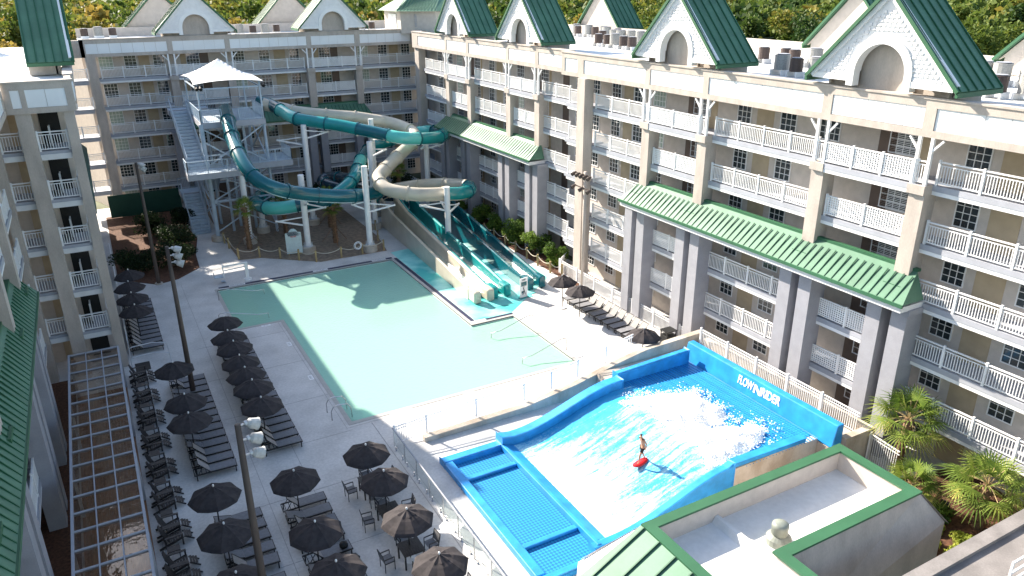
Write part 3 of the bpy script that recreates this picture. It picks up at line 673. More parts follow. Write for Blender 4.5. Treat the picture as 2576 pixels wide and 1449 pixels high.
def slide(name, label, P, mats, run, runmat, wid=1.35):
    root = empty(name, (0,0,0)); tag(root, label, 'water slide', 'tube water slides from the tower')
    sp = smooth_path(P, 6); L = [0]
    for a, b in zip(sp[:-1], sp[1:]): L.append(L[-1]+(b-a).length)
    step = 3.0; n = int(L[-1]/step); idx = [min(range(len(L)), key=lambda j: abs(L[j]-L[-1]*i/n)) for i in range(n+1)]
    for i in range(n):
        seg = sp[idx[i]:idx[i+1]+1]
        mt = mats(i/n, i); MB().tube(seg, .60, 16, caps=False).build('tube_section', mt, root, smooth=True)
        p = seg[-1]; d = (seg[-1]-seg[-2]).normalized()
        f = MB().tube([p-d*.06, p+d*.06], .69, 16); f.build('flange', M['teal_d'] if mt not in (M['beige'],) else M['beige'], root)
    # seam rib along the lower side
    rb = MB(); low = [p+Vector((-.10,-.36,-.50)) for p in sp]; rb.tube(low, .035, 5); rb.build('seam_rib', M['signw'] if mats(0.3,1) is not M['beige'] else M['beige'], root)
    MB().lathe([(.6,-.04),(.82,-.04),(.82,.04),(.6,.04)], (0,0,0), 20).build('entry_ring', M['teal_d'], root)
    er = root.children[-1]; er.location = sp[0]; er.rotation_euler = (sp[1]-sp[0]).to_track_quat('Z','Y').to_euler()
    # open run-out chute
    rp = [Vector(p) for p in run]; b = MB(); hw = wid/2; vs = []; N = 24
    for i in range(N+1):
        t = i/N; j = t*(len(rp)-1); k = min(int(j), len(rp)-2); p = rp[k].lerp(rp[k+1], j-k)
        wallh = 1.05*(1-t)**1.0 + .62; 
        if t < .16: wallh += .45*(1-t/.16)
        fl = p.z
        prof = [(-hw-.16,-fl+.02),(-hw-.16,wallh),(-hw-.02,wallh+.04),(-hw+.10,wallh-.04),(-hw*.72,.10),(0,0),(hw*.72,.10),(hw-.10,wallh-.04),(hw+.02,wallh+.04),(hw+.16,wallh),(hw+.16,-fl+.02)]
        for x, z in prof: vs.append((p.x+x, p.y, fl+z))
    m_ = 11; fs = [(i*m_+k, i*m_+k+1, (i+1)*m_+k+1, (i+1)*m_+k) for i in range(N) for k in range(m_-1)]
    fs += [tuple(range(m_)), tuple(N*m_+k for k in range(m_-1,-1,-1))]
    b.add(vs, fs); b.build('runout_chute', runmat, root, smooth=False)
    e = MB(); p = rp[-1]; e.box(p.x-hw-.16, p.x-hw+.42, p.y-1.2, p.y, .02, .98); e.box(p.x+hw-.42, p.x+hw+.16, p.y-1.2, p.y, .02, .98); pieces(e, 'runout_end', runmat, root, bevel=.14)
    wtr = MB()
    for i in range(N):
        t0, t1 = i/N, (i+1)/N
        q0 = rp[0].lerp(rp[-1], t0); q1 = rp[0].lerp(rp[-1], t1)
        wtr.add([(q0.x-hw*.8,q0.y,q0.z+.13),(q0.x+hw*.8,q0.y,q0.z+.13),(q1.x+hw*.8,q1.y,q1.z+.13),(q1.x-hw*.8,q1.y,q1.z+.13)], [(0,1,2,3)])
    wtr.build('runout_water', M['water'], root); return root
slide('water_slide', 'dark teal tube slide dropping from the tower front and curving low', PA,
      lambda t, i: M['teal_d'] if t < .40 else (M['teal_d'] if t < .46 and i % 2 else M['navy']), [(29.4,69.0,.75),(28.1,48.2,.22)], M['teal_d'])
slide('water_slide', 'turquoise tube slide of light and dark sections sweeping high to the right', PBp,
      lambda t, i: (M['teal_d'], M['teal_l'], M['teal_m'], M['teal_m'])[i % 4], [(26.0,69.4,.75),(24.9,48.0,.22)], M['teal_m'])
slide('water_slide', 'beige tube slide crossing behind the turquoise one and looping at the right', PC,
      lambda t, i: M['teal_m'] if .60 < t < .74 else M['beige'], [(24.2,69.0,.75),(23.35,47.8,.22)], M['beige'])
# support columns
for i, (x, y, h, lab) in enumerate([(17.7,73,9.83,'tall white slide column behind the hanging bracket at the centre'),(15,64.7,7.02,'white slide column standing right of the rules sign'),
        (19.9,62.3,7.69,'white slide column by the life ring'),(22.6,68.6,8.49,'white slide column with four arms in the middle of the loops'),(24.3,72.8,9.87,'tallest white slide column, behind the four-armed one'),
        (29.5,71.5,7.38,'white slide column at the right end of the high turquoise loop'),(26.3,59.5,5.68,'white slide column standing on the turquoise splash pad'),(11,69.9,7.98,'white slide column beside the dark slide at the left'),
        (12.8,72.8,2.44,'short white slide column under the low left loop')]):
    r_ = empty('slide_column', (x, y, 0)); tag(r_, lab, 'column', 'columns holding up the water slides')
    MB().tube([(0,0,.6),(0,0,h)], .26, 14).build('shaft', M['white'], r_, smooth=False)
    q = MB(); q.lathe([(0,0.02),(.62,.02),(.62,.55),(.5,.6),(0,.6)], n=18); q.build('footing', M['conc'], r_)
    q = MB(); q.lathe([(.26,.6),(.42,.6),(.42,.66),(.26,.66)], n=14)
    for k in range(8): a = k*math.pi/4; q.box(.36*math.cos(a)-.02,.36*math.cos(a)+.02,.36*math.sin(a)-.02,.36*math.sin(a)+.02,.66,.95)
    q.build('base_plate', M['steel'], r_)
    arms = {0:[(-2.4,1.1,10-1.2),(2.3,-.3,9.4)],1:[(.0,-1.5,5.2),(-2.4,.8,3.4),(1.6,-1.2,4.6)],2:[(.1,.8,4.6),(2.3,-.8,4.5),(-1.2,.6,4.7)],3:[(-1.4,0,5.0),(1.1,-1.3,6.0),(1.8,.4,7.9),(-1.0,2.0,6.0)],4:[(2.0,-.2,8.8),(-.5,-3.2,8.8)],5:[(1.6,-.9,7.5),(-1.6,-2.6,7.6)],6:[(1.6,1.0,4.1),(-2.2,1.1,4.4),(.4,2.5,4.2)],7:[(-.5,-2.3,8.3)],8:[(.2,-1.2,2.7)]}[i]
    for ax, ay, az in arms:
        q = MB(); q.bar((0,0,az-.9 if az > 3 else az-.3), (ax,ay,az-.35), .13, .13); q.bar((0,0,min(h-.15, az-.1)), (ax,ay,az-.42), .09, .09); q.build('arm', M['white'], r_)

# ------------------------------------------------------------ slide tower
tw = empty('slide_tower', (0,0,0)); tag(tw, 'grey steel slide tower with staircases and a white canopy roof', 'tower')
def rail_line(pts, h=1.1, name='railing', step=.14):
    q = MB(); pts = [Vector(p) for p in pts]
    for a, b in zip(pts[:-1], pts[1:]):
        U = Vector((0,0,1)); q.bar(a+U*h, b+U*h, .06); q.bar(a+U*(h*.5 if step > .5 else .12), b+U*(h*.5 if step > .5 else .12), .04); L = (b-a).length
        n = max(1, int(L/step))
        for i in range(n+1):
            p = a.lerp(b, i/n); q.bar(p, p+U*h, .025)
        n = max(1, round(L/1.5))
        for i in range(n+1): p = a.lerp(b, i/n); q.bar(p, p+U*(h+.03), .06)
    return q.build(name, M['bluegrey'], tw)
ZP = 10.85
def platform(x0,x1,y0,y1,z):
    MB().box(x0,x1,y0,y1,z-.12,z).build('deck_plate', M['bluegrey'], tw)
    q = MB(); q.box(x0-.05,x1+.05,y0-.06,y0,z-.5,z+.02); q.box(x0-.05,x1+.05,y1,y1+.06,z-.5,z+.02); q.box(x0-.06,x0,y0,y1,z-.5,z+.02); q.box(x1,x1+.06,y0,y1,z-.5,z+.02); pieces(q, 'edge_beam', M['trim'], tw)
platform(8.6,14.1,72.2,80.2,ZP)
rail_line([(8.6,80.2,ZP),(8.6,72.2,ZP),(10.4,72.2,ZP)]); rail_line([(11.9,72.2,ZP),(14.1,72.2,ZP),(14.1,77.4,ZP)]); rail_line([(10.4,80.2,ZP),(14.1,80.2,ZP)])
# corner posts, canopy
q = MB()
for x in (8.7, 14.0):
    for y in (72.3, 80.1): q.bar((x,y,ZP),(x,y,ZP+3.4), .14)
q.bar((8.7,72.3,ZP+2.9),(14.0,72.3,ZP+2.9),.1); q.bar((8.7,80.1,ZP+2.9),(14.0,80.1,ZP+2.9),.1); q.bar((8.7,72.3,ZP+2.9),(8.7,80.1,ZP+2.9),.1); q.bar((14.0,72.3,ZP+2.9),(14.0,80.1,ZP+2.9),.1)
q.build('canopy_frame', M['bluegrey'], tw)
V_ = []; F_ = []; n = 20; cx_, cy_ = 11.35, 76.2
for j in range(n+1):
    for i in range(n+1):
        u = i/n*2-1; v = j/n*2-1; m_ = max(abs(u), abs(v)); zc = 1.75*(1-m_)**1.25
        sag = -.35*(1-u*u)*(abs(v)**6) - .35*(1-v*v)*(abs(u)**6); pull = 1-.07*((1-u*u)*abs(v)**4)
        V_.append((cx_+u*2.95*(1-.07*(1-v*v)*abs(u)**4), cy_+v*4.2*pull, ZP+3.35+zc-sag*.6))
for j in range(n):
    for i in range(n): F_.append((j*(n+1)+i, j*(n+1)+i+1, (j+1)*(n+1)+i+1, (j+1)*(n+1)+i))
cn = MB().add(V_, F_).build('canopy', M['canopy'], tw, smooth=False); s_ = cn.modifiers.new('s','SOLIDIFY'); s_.thickness = .03
for x, y in ((8.6,71.95),(8.9,71.9),(14.2,72.0)): MB().tube([(x,y,ZP+3.1),(x+.02,y-.35,ZP+2.95)], .16, 8).build('spotlight', M['black'], tw)
# legs
for x, y, zt in ((8.57,72.3,ZP-.1),(14.0,72.4,ZP-.1),(8.7,80.0,ZP-.1),(14.0,80.0,ZP-.1),(11.3,76.0,ZP-.1),(10.4,74.6,6.5),(12.4,78.6,ZP-.1),(12.5,74.6,ZP-.1),(9.7,77.6,ZP-.1)):
    big = (x, y) == (8.57, 72.3)
    MB().tube([(x,y,.4 if big else .05),(x,y,zt)], .20 if big else .13, 10).build('leg', M['bluegrey'], tw)
MB().lathe([(0,0.02),(.62,.02),(.62,.5),(0,.5)], (8.57,72.3,0), 16).build('footing', M['conc'], tw)
q = MB()
Lg = [(8.57,72.3),(14.0,72.4),(14.0,80.0),(8.7,80.0)]
for a, b in zip(Lg, Lg[1:]+Lg[:1]):
    for z0, z1 in ((.8,3.7),(3.7,6.4),(6.9,ZP-.5)):
        q.bar((*a,z0),(*b,z1),.10); q.bar((*b,z0),(*a,z1),.10)
    for z in (3.7, 6.5): q.bar((*a,z),(*b,z),.14)
q.bar((8.6,72.3,6.0),(6.9,71.7,6.9),.12); q.bar((8.6,72.3,9.2),(11.5,72.3,7.1),.12)
q.build('cross_bracing', M['bluegrey'], tw)
# stair flights
def stairs(a, b, wid, n, name='stair_flight'):
    a = Vector(a); b = Vector(b); q = MB(); d = (b-a); dh = Vector((d.x,d.y,0)).normalized(); s = Vector((-dh.y,dh.x,0))
    for i in range(n):
        p = a + d*((i+.5)/n); t = Vector((dh.x*d.to_2d().length/n*.5, dh.y*d.to_2d().length/n*.5, 0))*1.15
        ring = [p-s*wid/2-t, p+s*wid/2-t, p+s*wid/2+t, p-s*wid/2+t]; q.extr(ring, (0,0,-.05))
        ring2 = [p-s*wid/2-t-Vector((0,0,.05)), p+s*wid/2-t-Vector((0,0,.05)), p+s*wid/2-t-Vector((0,0,.2)), p-s*wid/2-t-Vector((0,0,.2))]
        q.add([tuple(v) for v in ring2], [(0,1,2,3)])
    o = q.build(name, M['bluegrey'], tw)
    r_ = MB()
    for sg in (-1,1):
        o1 = s*(wid/2+.05)*sg; r_.bar(a+o1-Vector((0,0,.1)), b+o1-Vector((0,0,.1)), .06, .26); r_.bar(a+o1+Vector((0,0,1.05)), b+o1+Vector((0,0,1.05)), .06); r_.bar(a+o1+Vector((0,0,.6)), b+o1+Vector((0,0,.6)), .04)
        m = int(d.length/.16)
        for i in range(m+1): p = a.lerp(b, i/m)+o1; r_.bar(p, p+Vector((0,0,1.05)), .022)
    r_.build('stair_rail', M['bluegrey'], o)
stairs((7.7,71.9,6.95),(7.7,80.1,ZP+.25),1.35,18)
platform(6.6,11.6,69.6,71.7,6.95); platform(11.7,16.0,71.7,75.6,6.95); platform(6.9,10.4,80.3,81.9,ZP+.2)
rail_line([(6.6,71.6,6.95),(6.6,69.6,6.95),(11.6,69.6,6.95),(11.6,71.5,6.95),(16.0,71.7,6.95),(16.0,75.6,6.95)])
rail_line([(8.6,71.75,6.95),(11.0,71.75,6.95)]); rail_line([(6.9,81.9,ZP+.2),(10.4,81.9,ZP+.2)])
stairs((7.55,75.3,.05),(7.55,79.9,3.0),1.5,13); platform(6.7,8.5,79.95,82.0,3.0); stairs((9.4,79.9,3.1),(9.4,74.0,6.9),1.3,18)
rail_line([(6.7,82.0,3.0),(8.5,82.0,3.0)])
q = MB(); q.box(6.85,8.25,75.15,75.22,.05,1.2); q.v = []; q.f = []
for z in (.12,.65,1.2): q.box(6.85,8.25,75.15,75.2,z,z+.05)
for x in (6.85,7.53,8.2): q.box(x,x+.05,75.15,75.2,.05,1.25)
q.build('gate', M['bluegrey'], tw)

# ------------------------------------------------------------ umbrellas
def make_umbrella():
    r_ = empty('patio_umbrella'); n = 8; R0 = 1.10; q = MB(); rings = [(.26,2.42),(.55,2.32),(.85,2.17),(1.0,2.08),(R0,1.98)]
    vs = []
    for rr_, z in rings:
        for k in range(n*2):
            a = math.pi*k/n; f = 1 if k % 2 == 0 else .925; sag = 0 if k % 2 == 0 else -.035*rr_/R0
            vs.append((rr_*f*math.cos(a), rr_*f*math.sin(a), z+sag))
    fs = [(i*16+k, i*16+(k+1)%16, (i+1)*16+(k+1)%16, (i+1)*16+k) for i in range(len(rings)-1) for k in range(16)]
    q.add(vs, fs); q.build('canopy', M['canvas'], r_)
    v = MB(); vs = [(0,0,2.53)]
    for k in range(16):
        a = math.pi*k/n; f = .40 if k % 2 == 0 else .33; vs.append((f*math.cos(a), f*math.sin(a), 2.40 if k % 2 == 0 else 2.37))
    v.add(vs, [(0,1+k,1+(k+1)%16) for k in range(16)]); v.build('vent_cap', M['canvas'], r_)
    p = MB(); p.tube([(0,0,.08),(0,0,2.5)], .028, 8); p.build('pole', M['dark'], r_)
    b_ = MB(); 
    for k in range(8): a = math.pi*k/4; b_.bar((0,0,2.12 if False else 2.30),(R0*.97*math.cos(a),R0*.97*math.sin(a),1.96),.02)
    b_.build('ribs', M['dark'], r_)
    MB().lathe([(0,2.64),(.035,2.62),(.045,2.57),(.03,2.52)], n=8).build('finial', M['white'], r_)
    MB().lathe([(0,.12),(.05,.12),(.07,.07),(.27,.05),(.28,.01),(0,.01)], n=16).build('base', M['white'], r_)
    return r_
U = make_umbrella(); ufirst = True
def umbrella(x, y, label, grp, rz=None):
    global ufirst
    o = U if ufirst else copy_tree(U); ufirst = False
    o.location = (x, y, random.uniform(-.03,.03)); o.rotation_euler = (random.uniform(-.02,.02), random.uniform(-.02,.02), random.uniform(0,.8) if rz is None else rz); tag(o, label, 'umbrella', grp)
ORD = ['nearest','second nearest','third nearest','fourth nearest','fifth nearest','sixth nearest','seventh nearest']
for i, (x, y) in enumerate([(.38,52.45),(.4,54.9),(.37,57.45),(.52,60.1)]): umbrella(x, y, 'black umbrella %s in the row against the left building' % ORD[i], 'umbrellas against the left building')
for i, (x, y) in enumerate([(5.05,35.9),(5.03,37.9),(5.05,39.7),(5.02,41.4),(5.12,43.4),(5.06,45.15),(5.21,47.5)]): umbrella(x, y, 'black umbrella %s to the camera in the row along the pool side' % ORD[i], 'umbrellas along the pool side')
for i, (x, y) in enumerate([(1.62,36.1),(1.65,38.1),(1.63,42.35)]): umbrella(x, y, ['black umbrella nearest in the row beside the middle floodlight pole','middle black umbrella in the row beside the middle floodlight pole','black umbrella just left of the middle floodlight pole'][i], 'umbrellas over the middle lounger row')
for i, (x, y) in enumerate([(1.59,23.6),(1.69,26.5),(1.71,29.25)]): umbrella(x, y, ['black umbrella at the bottom edge beside the near floodlight pole','middle of the three black umbrellas left of the near floodlight pole','farthest of the three black umbrellas left of the near floodlight pole'][i], 'umbrellas over the near left loungers')
for i, (x, y) in enumerate([(4.95,22.4),(4.8,24.95),(5.0,28.75)]): umbrella(x, y, ['black umbrella at the bottom edge right of the near floodlight pole','black umbrella over the loungers with the bags and towels','black umbrella over loungers, just right of the near floodlight heads'][i], 'umbrellas over the near right loungers')
for i, (x, y) in enumerate([(8.43,20.9),(8.3,23.9),(8.36,26.8),(8.33,29.1)]): umbrella(x, y, ['sunlit charcoal umbrella at the bottom edge beside the glass fence','half sunlit charcoal umbrella over a dining table','shaded black umbrella over the third dining table from the glass corner' if False else 'shaded black umbrella over the second dining table','shaded black umbrella over the farthest dining table'][i], 'umbrellas over the dining tables')
for i, (x, y) in enumerate([(27.23,32.9),(27.93,40.8),(27.85,42.95)]): umbrella(x, y, ['sunlit umbrella behind the concrete wall by the black bin','sunlit umbrella right of the other beside the right hand loungers','sunlit umbrella nearest to the slide run-outs'][i], 'umbrellas on the sunny deck')

# ------------------------------------------------------------ loungers, foot towards +x of the local axes
def make_lounger(seat, back, ang):
    r_ = empty('sun_lounger'); f = MB()
    for y in (-.30,.30):
        f.box(-.98,.98,y-.02,y+.02,.28,.34)
        for x in (-.88,.90): f.box(x-.025,x+.025,y-.02,y+.02,0,.28)
    for x in (-.98,-.32,.96): f.box(x-.02,x+.02,-.30,.30,.28,.33)
    for k in range(3): f.box(-.86+.2*k,-.83+.2*k,-.28,.28,.285,.31)
    f.build('frame', M['dark'], r_)
    MB().box(-.26,.94,-.275,.275,.342,.358).build('sling_seat', M[seat], r_)
    b = MB(); c, s = math.cos(ang), math.sin(ang); P = lambda u, y, h: (-.27-u*c, y, .35+u*s+h)
    b.add([P(0,-.27,0),P(.72,-.27,0),P(.72,.27,0),P(0,.27,0),P(0,-.27,.02),P(.72,-.27,.02),P(.72,.27,.02),P(0,.27,.02)], [(0,3,2,1),(4,5,6,7),(0,1,5,4),(1,2,6,5),(2,3,7,6),(3,0,4,7)])
    b.build('backrest', M[back], r_)
    g = MB(); g.bar(P(.45,-.25,-.01),(-.80,-.25,.31),.025); g.bar(P(.45,.25,-.01),(-.80,.25,.31),.025); g.bar(P(0,-.29,.01),P(.74,-.29,.01),.035); g.bar(P(0,.29,.01),P(.74,.29,.01),.035); g.bar(P(.74,-.29,.01),P(.74,.29,.01),.035); g.build('back_frame', M['dark'], r_)
    return r_
LG = make_lounger('sling','slingl',.85); LG2 = make_lounger('sling','sling',.30); used = {LG: False, LG2: False}
def lounger(x, y, label, grp, rz=0, proto=None):
    proto = proto or LG
    o = copy_tree(proto) if used[proto] else proto; used[proto] = True
    o.location = (x, y, 0); o.rotation_euler = (0, 0, rz+random.uniform(-.035,.035)); tag(o, label, 'lounger', grp)
OR = ['first','second','third','fourth','fifth','sixth','seventh','eighth','ninth','tenth','eleventh','twelfth','thirteenth','fourteenth','fifteenth','sixteenth','seventeenth','eighteenth','nineteenth','twentieth']
for i in range(19): lounger(5.6, 34.65+.78*i, 'grey sling lounger, %s from the camera in the row along the pool side' % OR[i], 'loungers along the pool side', 0, LG if i < 3 or i % 4 == 1 else LG2)
for i in range(14): lounger(2.28, 34.15+.78*i, 'grey sling lounger, %s from the camera in the row beside the middle floodlight pole' % OR[i], 'loungers in the middle row', 0, LG if i < 3 or i % 5 == 2 else LG2)
for i in range(12): lounger(.62, 50.4+.78*i, 'grey sling lounger, %s from the camera in the row against the left building' % OR[i], 'loungers against the left building', 0, LG)
for i in range(9): lounger(2.55, 22.6+.82*i+(.5 if i > 3 else 0), 'grey sling lounger, %s from the camera in the near left group' % OR[i], 'loungers at the near left', 0, LG if i % 3 == 1 else LG2)
for i in range(8): lounger(5.35, 22.9+.9*i+(.2 if i > 3 else 0), 'grey sling lounger, %s from the camera in the group with bags' % OR[i], 'loungers near the dining tables', 0, LG if i % 2 else LG2)
for i in range(10): lounger(29.5, 36.3+.80*i+(.15 if i > 5 else 0), 'sunlit lounger, %s from the black bin in the right hand row' % OR[i], 'loungers on the sunny deck', math.pi, LG)
# bags and towels
def blob(name, x, y, z, sx, sy, sz, m, label, cat):
    q = MB(); vs = []; fs = []; n = 10; h = 6; rnd = random.Random(int(x*100+y*31))
    for j in range(h+1):
        for k in range(n):
            th = math.pi*j/h; a = 2*math.pi*k/n; r_ = 1+rnd.uniform(-.16,.16)
            vs.append((x+sx*math.sin(th)*math.cos(a)*r_, y+sy*math.sin(th)*math.sin(a)*r_, z+max(-.9,math.cos(th))*sz*r_))
    for j in range(h):
        for k in range(n): fs.append((j*n+k, j*n+(k+1)%n, (j+1)*n+(k+1)%n, (j+1)*n+k))
    q.add(vs, fs); o = q.build(name, m, None, smooth=True); tag(o, label, cat)
blob('backpack', 5.25, 27.5, .50, .22, .17, .15, M['black'], 'black bag lying open on a lounger beside a clear plastic bag', 'bag')
blob('plastic_bag', 5.72, 27.55, .43, .26, .17, .08, M['signw'], 'crumpled clear bag next to the black bag on a lounger', 'bag')
blob('backpack', 6.0, 25.5, .50, .20, .16, .16, M['black'], 'black backpack on a lounger foot under the umbrella with bags', 'bag')
blob('backpack', 6.1, 24.5, .52, .26, .22, .18, M['black'], 'large black bag at the near end of the bag covered loungers', 'bag')
o = MB().box(5.5,5.95,24.35,24.6,.37,.40).build('towel', M['signw']); tag(o, 'folded pale towel on the lounger beside the large black bag', 'towel')
o = MB().box(5.45,5.85,26.55,26.85,.37,.41).build('towel', M['white']); tag(o, 'white towel on the lounger behind the bag umbrella', 'towel')

# ------------------------------------------------------------ dark adirondack chairs
def make_adir():
    r_ = empty('adirondack_chair'); s = MB()
    for k in range(5): s.bar((.32-.11*k,-.26,.36-.035*k),(.32-.11*k,.26,.36-.035*k),.10,.02)
    s.build('seat', M['adir'], r_); b = MB()
    for k in range(6):
        y = -.25+.1*k; h = .78-.05*abs(k-2.5); b.bar((-.18,y,.22),(-.18-h*.45,y*1.15,.22+h),.085,.02)
    b.build('backrest', M['adir'], r_); a = MB()
    for y in (-.36,.36): a.box(-.38,.36,y-.06,y+.06,.54,.57)
    pieces(a, 'armrest', M['adir'], r_)
    for x, y in ((.30,-.34),(.30,.34),(-.36,-.30),(-.36,.30)): MB().box(x-.02,x+.05,y-.02,y+.02,0,.54 if x > 0 else .5).build('leg', M['adir'], r_)
    q = MB(); q.bar((.36,-.30,.34),(-.62,-.30,.05),.03,.10); q.bar((.36,.30,.34),(-.62,.30,.05),.03,.10); pieces(q, 'side_rail', M['adir'], r_)
    f = MB()
    for k in range(3): f.bar((.46+.10*k,-.24,.30-.05*k),(.46+.10*k,.24,.30-.05*k),.09,.02)
    for y in (-.2,.2): f.bar((.4,y,.30),(.78,y,.02),.03,.06)
    f.build('foot_rest', M['adir'], r_); return r_
AD = make_adir(); first = True; nn = 0
for i in range(9):
    yc = 24.9+2.66*i
    for sg, w_ in ((-1,'near'),(1,'far')):
        o = AD if first else copy_tree(AD); first = False
        o.location = (-.12, yc+sg*.42, 0); o.rotation_euler = (0,0,random.uniform(-.06,.06))
        tag(o, 'dark adirondack chair, %s one of the %s pair along the pergola' % (w_, OR[i]), 'chair', 'adirondack chairs along the pergola')
    o = MB(); o.box(-.45,.05,yc+1.1,yc+1.5,.38,.42)
    for x in (-.42,.0):
        for y in (yc+1.13, yc+1.47): o.box(x-.02,x+.02,y-.02,y+.02,0,.38)
    if i < 8: tag(o.build('side_table', M['adir']), 'small dark side table after the %s pair of adirondack chairs' % OR[i], 'table', 'side tables along the pergola')

# ------------------------------------------------------------ dining tables and chairs
def make_table():
    r_ = empty('dining_table'); t = MB()
    for k in range(9): t.box(-.46+.103*k,-.46+.095+.103*k,-.45,.45,.71,.735)
    t.build('table_top', M['adir'], r_)
    for x in (-.4,.4):
        for y in (-.4,.4): MB().box(x-.03,x+.03,y-.03,y+.03,0,.709).build('leg', M['dark'], r_)
    MB().box(-.44,.44,-.44,.44,.66,.70).build('apron', M['dark'], r_); return r_
def make_chair():
    r_ = empty('patio_chair'); MB().box(-.22,.22,-.23,.23,.43,.45).build('seat', M['sling'], r_)
    b = MB(); b.add([(-.22,-.22,.48),(-.22,.22,.48),(-.29,.22,.86),(-.29,-.22,.86),(-.24,-.22,.48),(-.24,.22,.48),(-.31,.22,.86),(-.31,-.22,.86)], [(0,1,2,3),(7,6,5,4),(0,4,5,1),(1,5,6,2),(2,6,7,3),(3,7,4,0)]); b.build('backrest', M['sling'], r_)
    f = MB()
    for y in (-.25,.25): f.bar((-.22,y,.44),(-.31,y,.90),.03); f.bar((-.25,y,.64),(.20,y,.64),.035); f.box(-.22,.22,y-.015,y+.015,.41,.44)
    f.bar((-.31,-.25,.90),(-.31,.25,.90),.03); f.build('arm_frame', M['dark'], r_)
    for x in (-.22,.2):
        for y in (-.25,.25): MB().bar((x,y,0),(x,y,.64 if x > 0 else .44),.028).build('leg', M['dark'], r_)
    return r_
DT = make_table(); DC = make_chair(); ft = fc = True
for i, (x, y) in enumerate([(8.43,20.9),(8.3,23.9),(8.36,26.6),(8.33,29.05)]):
    y -= .12; nm = ['bottom edge umbrella','half sunlit umbrella','second farthest umbrella','farthest dining umbrella'][i]
    o = DT if ft else copy_tree(DT); ft = False; o.location = (x, y, 0); tag(o, 'dark slatted dining table under the %s' % nm, 'table', 'dining tables beside the glass fence')
    for j, (dx, dy, rz, wd) in enumerate([(-.95,.1,0,'left'),(.95,.1,math.pi,'right'),(-.05,-.95,math.pi/2,'near'),(.05,.95,-math.pi/2,'far')]):
        o = DC if fc else copy_tree(DC); fc = False
        o.location = (x+dx+random.uniform(-.06,.06), y+dy, 0); o.rotation_euler = (0,0,rz+random.uniform(-.15,.15)); tag(o, 'dark patio chair, %s side of the table under the %s' % (wd, nm if i else 'umbrella at the bottom edge'), 'chair', 'chairs round the dining tables')

# ------------------------------------------------------------ pergola
pg = empty('pergola', (0,0,0)); tag(pg, 'long white framed pergola with brown clear roof sheets beside the left building', 'pergola')
x0, x1, ya, yb, zp = -3.4, -1.0, 22.6, 45.7, 2.7
q = MB(); q.box(x0-.1,x0,ya,yb,zp-.15,zp+.05); q.box(x1,x1+.1,ya,yb,zp-.15,zp+.05); q.box(x0,x1,yb-.1,yb,zp-.15,zp+.04); pieces(q, 'frame', M['trim'], pg)
q = MB(); 
for xx in (x0+.8, x0+1.6): q.box(xx-.025,xx+.025,ya,yb-.1,zp+.035,zp+.06)
pieces(q, 'purlin', M['trim'], pg)
n = 0; yy = yb-1.22
while yy > ya:
    MB().box(x0,x1,yy-.04,yy+.04,zp-.10,zp+.03).build('rafter', M['trim'], pg); yy -= 1.22
MB().add([(x0,ya,zp-.02),(x1,ya,zp-.02),(x1,yb-.1,zp-.02),(x0,yb-.1,zp-.02)],[(0,1,2,3)]).build('roof_sheet', M['pglass'], pg)
for y in (yb-.05, 39.6, 33.5, 27.4, 22.65):
    for x in (x0-.05, x1+.05): MB().box(x-.06,x+.06,y-.06,y+.06,.06,zp-.15).build('post', M['trim'], pg)
wd = MB()
for i in range(17): wd.box(x0-.1+.152*i, x0+.045+.152*i, ya, yb, .02, .06)
tag(wd.build('wood_deck', M['wood']), kind='structure')
fl = MB(); fl.add([(-6,8,.008),(-3.6,8,.008),(-3.6,48.4,.008),(-6,48.4,.008)],[(0,1,2,3)]); tag(fl.build('path', M['mulch']), kind='structure')

# ------------------------------------------------------------ floodlight poles
def flood(x, y, h, heads, lab, pm='pole', r_=.15):
    o = empty('floodlight_pole', (x,y,0)); tag(o, lab, 'floodlight', 'floodlight poles round the pool')
    MB().tube([(0,0,0),(0,0,h*.5),(0,0,h)], r_, 12, rs=[r_, r_*.86, r_*.66]).build('pole', M[pm], o, smooth=True)
    for dx, dy, dz, rx in heads:
        q = MB(); q.bar((0,0,h+dz),(dx*.5,dy*.5,h+dz),.05); q.tube([(dx*.45,dy*.45,h+dz),(dx*.62,dy*.62,h+dz+.02)], .09, 8); q.build('bracket', M['steel'], o)
        d = Vector((dx,dy,-.25)).normalized(); p = Vector((dx*.6,dy*.6,h+dz))
        l = MB(); l.tube([p, p+d*.08, p+d*.34, p+d*.38], .2, 14, rs=[.10,.17,.20,.22]); l.build('lamp', M['lampg'], o, smooth=False)
    q = MB(); q.lathe([(0,.02),(.3,.02),(.3,.10),(0,.10)], n=12); q.build('footing', M['conc'], o)
flood(2.4, 42.7, 9.1, [(.5,-.15,-.1,0),(.5,-.15,-.5,0),(.55,-.15,-.9,0)], 'rusty brown floodlight pole with three white lamps, middle of the three on the left')
flood(2.4, 22.9, 8.8, [(.5,.1,-.05,0),(.52,.1,-.62,0),(.55,.1,-1.2,0)], 'rusty brown floodlight pole with three white lamps rising from the bottom edge')
flood(2.5, 63.0, 9.8, [(.35,-.2,-.1,0),(.4,-.2,-.4,0)], 'rusty brown floodlight pole at the edge of the dark shrubs')
op = empty('floodlight_pole', (31.6,45.9,0)); tag(op, 'grey floodlight pole with two cross arms of lamps by the right wing column', 'floodlight', 'floodlight poles round the pool')
MB().tube([(0,0,0),(0,0,9.1)], .16, 12).build('pole', M['tan'], op, smooth=True)
for z, n_ in ((8.9,5),(7.9,3)):
    q = MB(); q.bar((-.2,-1.0,z),(-.2,1.0,z),.07); q.build('cross_arm', M['pole'], op)
    for k in range(n_): yk = -1+2*k/(n_-1); q = MB(); q.tube([(-.2,yk,z+.05),(-.42,yk-.05,z-.02),(-.62,yk-.08,z-.12)], .1, 10, rs=[.05,.12,.15]); q.build('lamp', M['pole'], op)

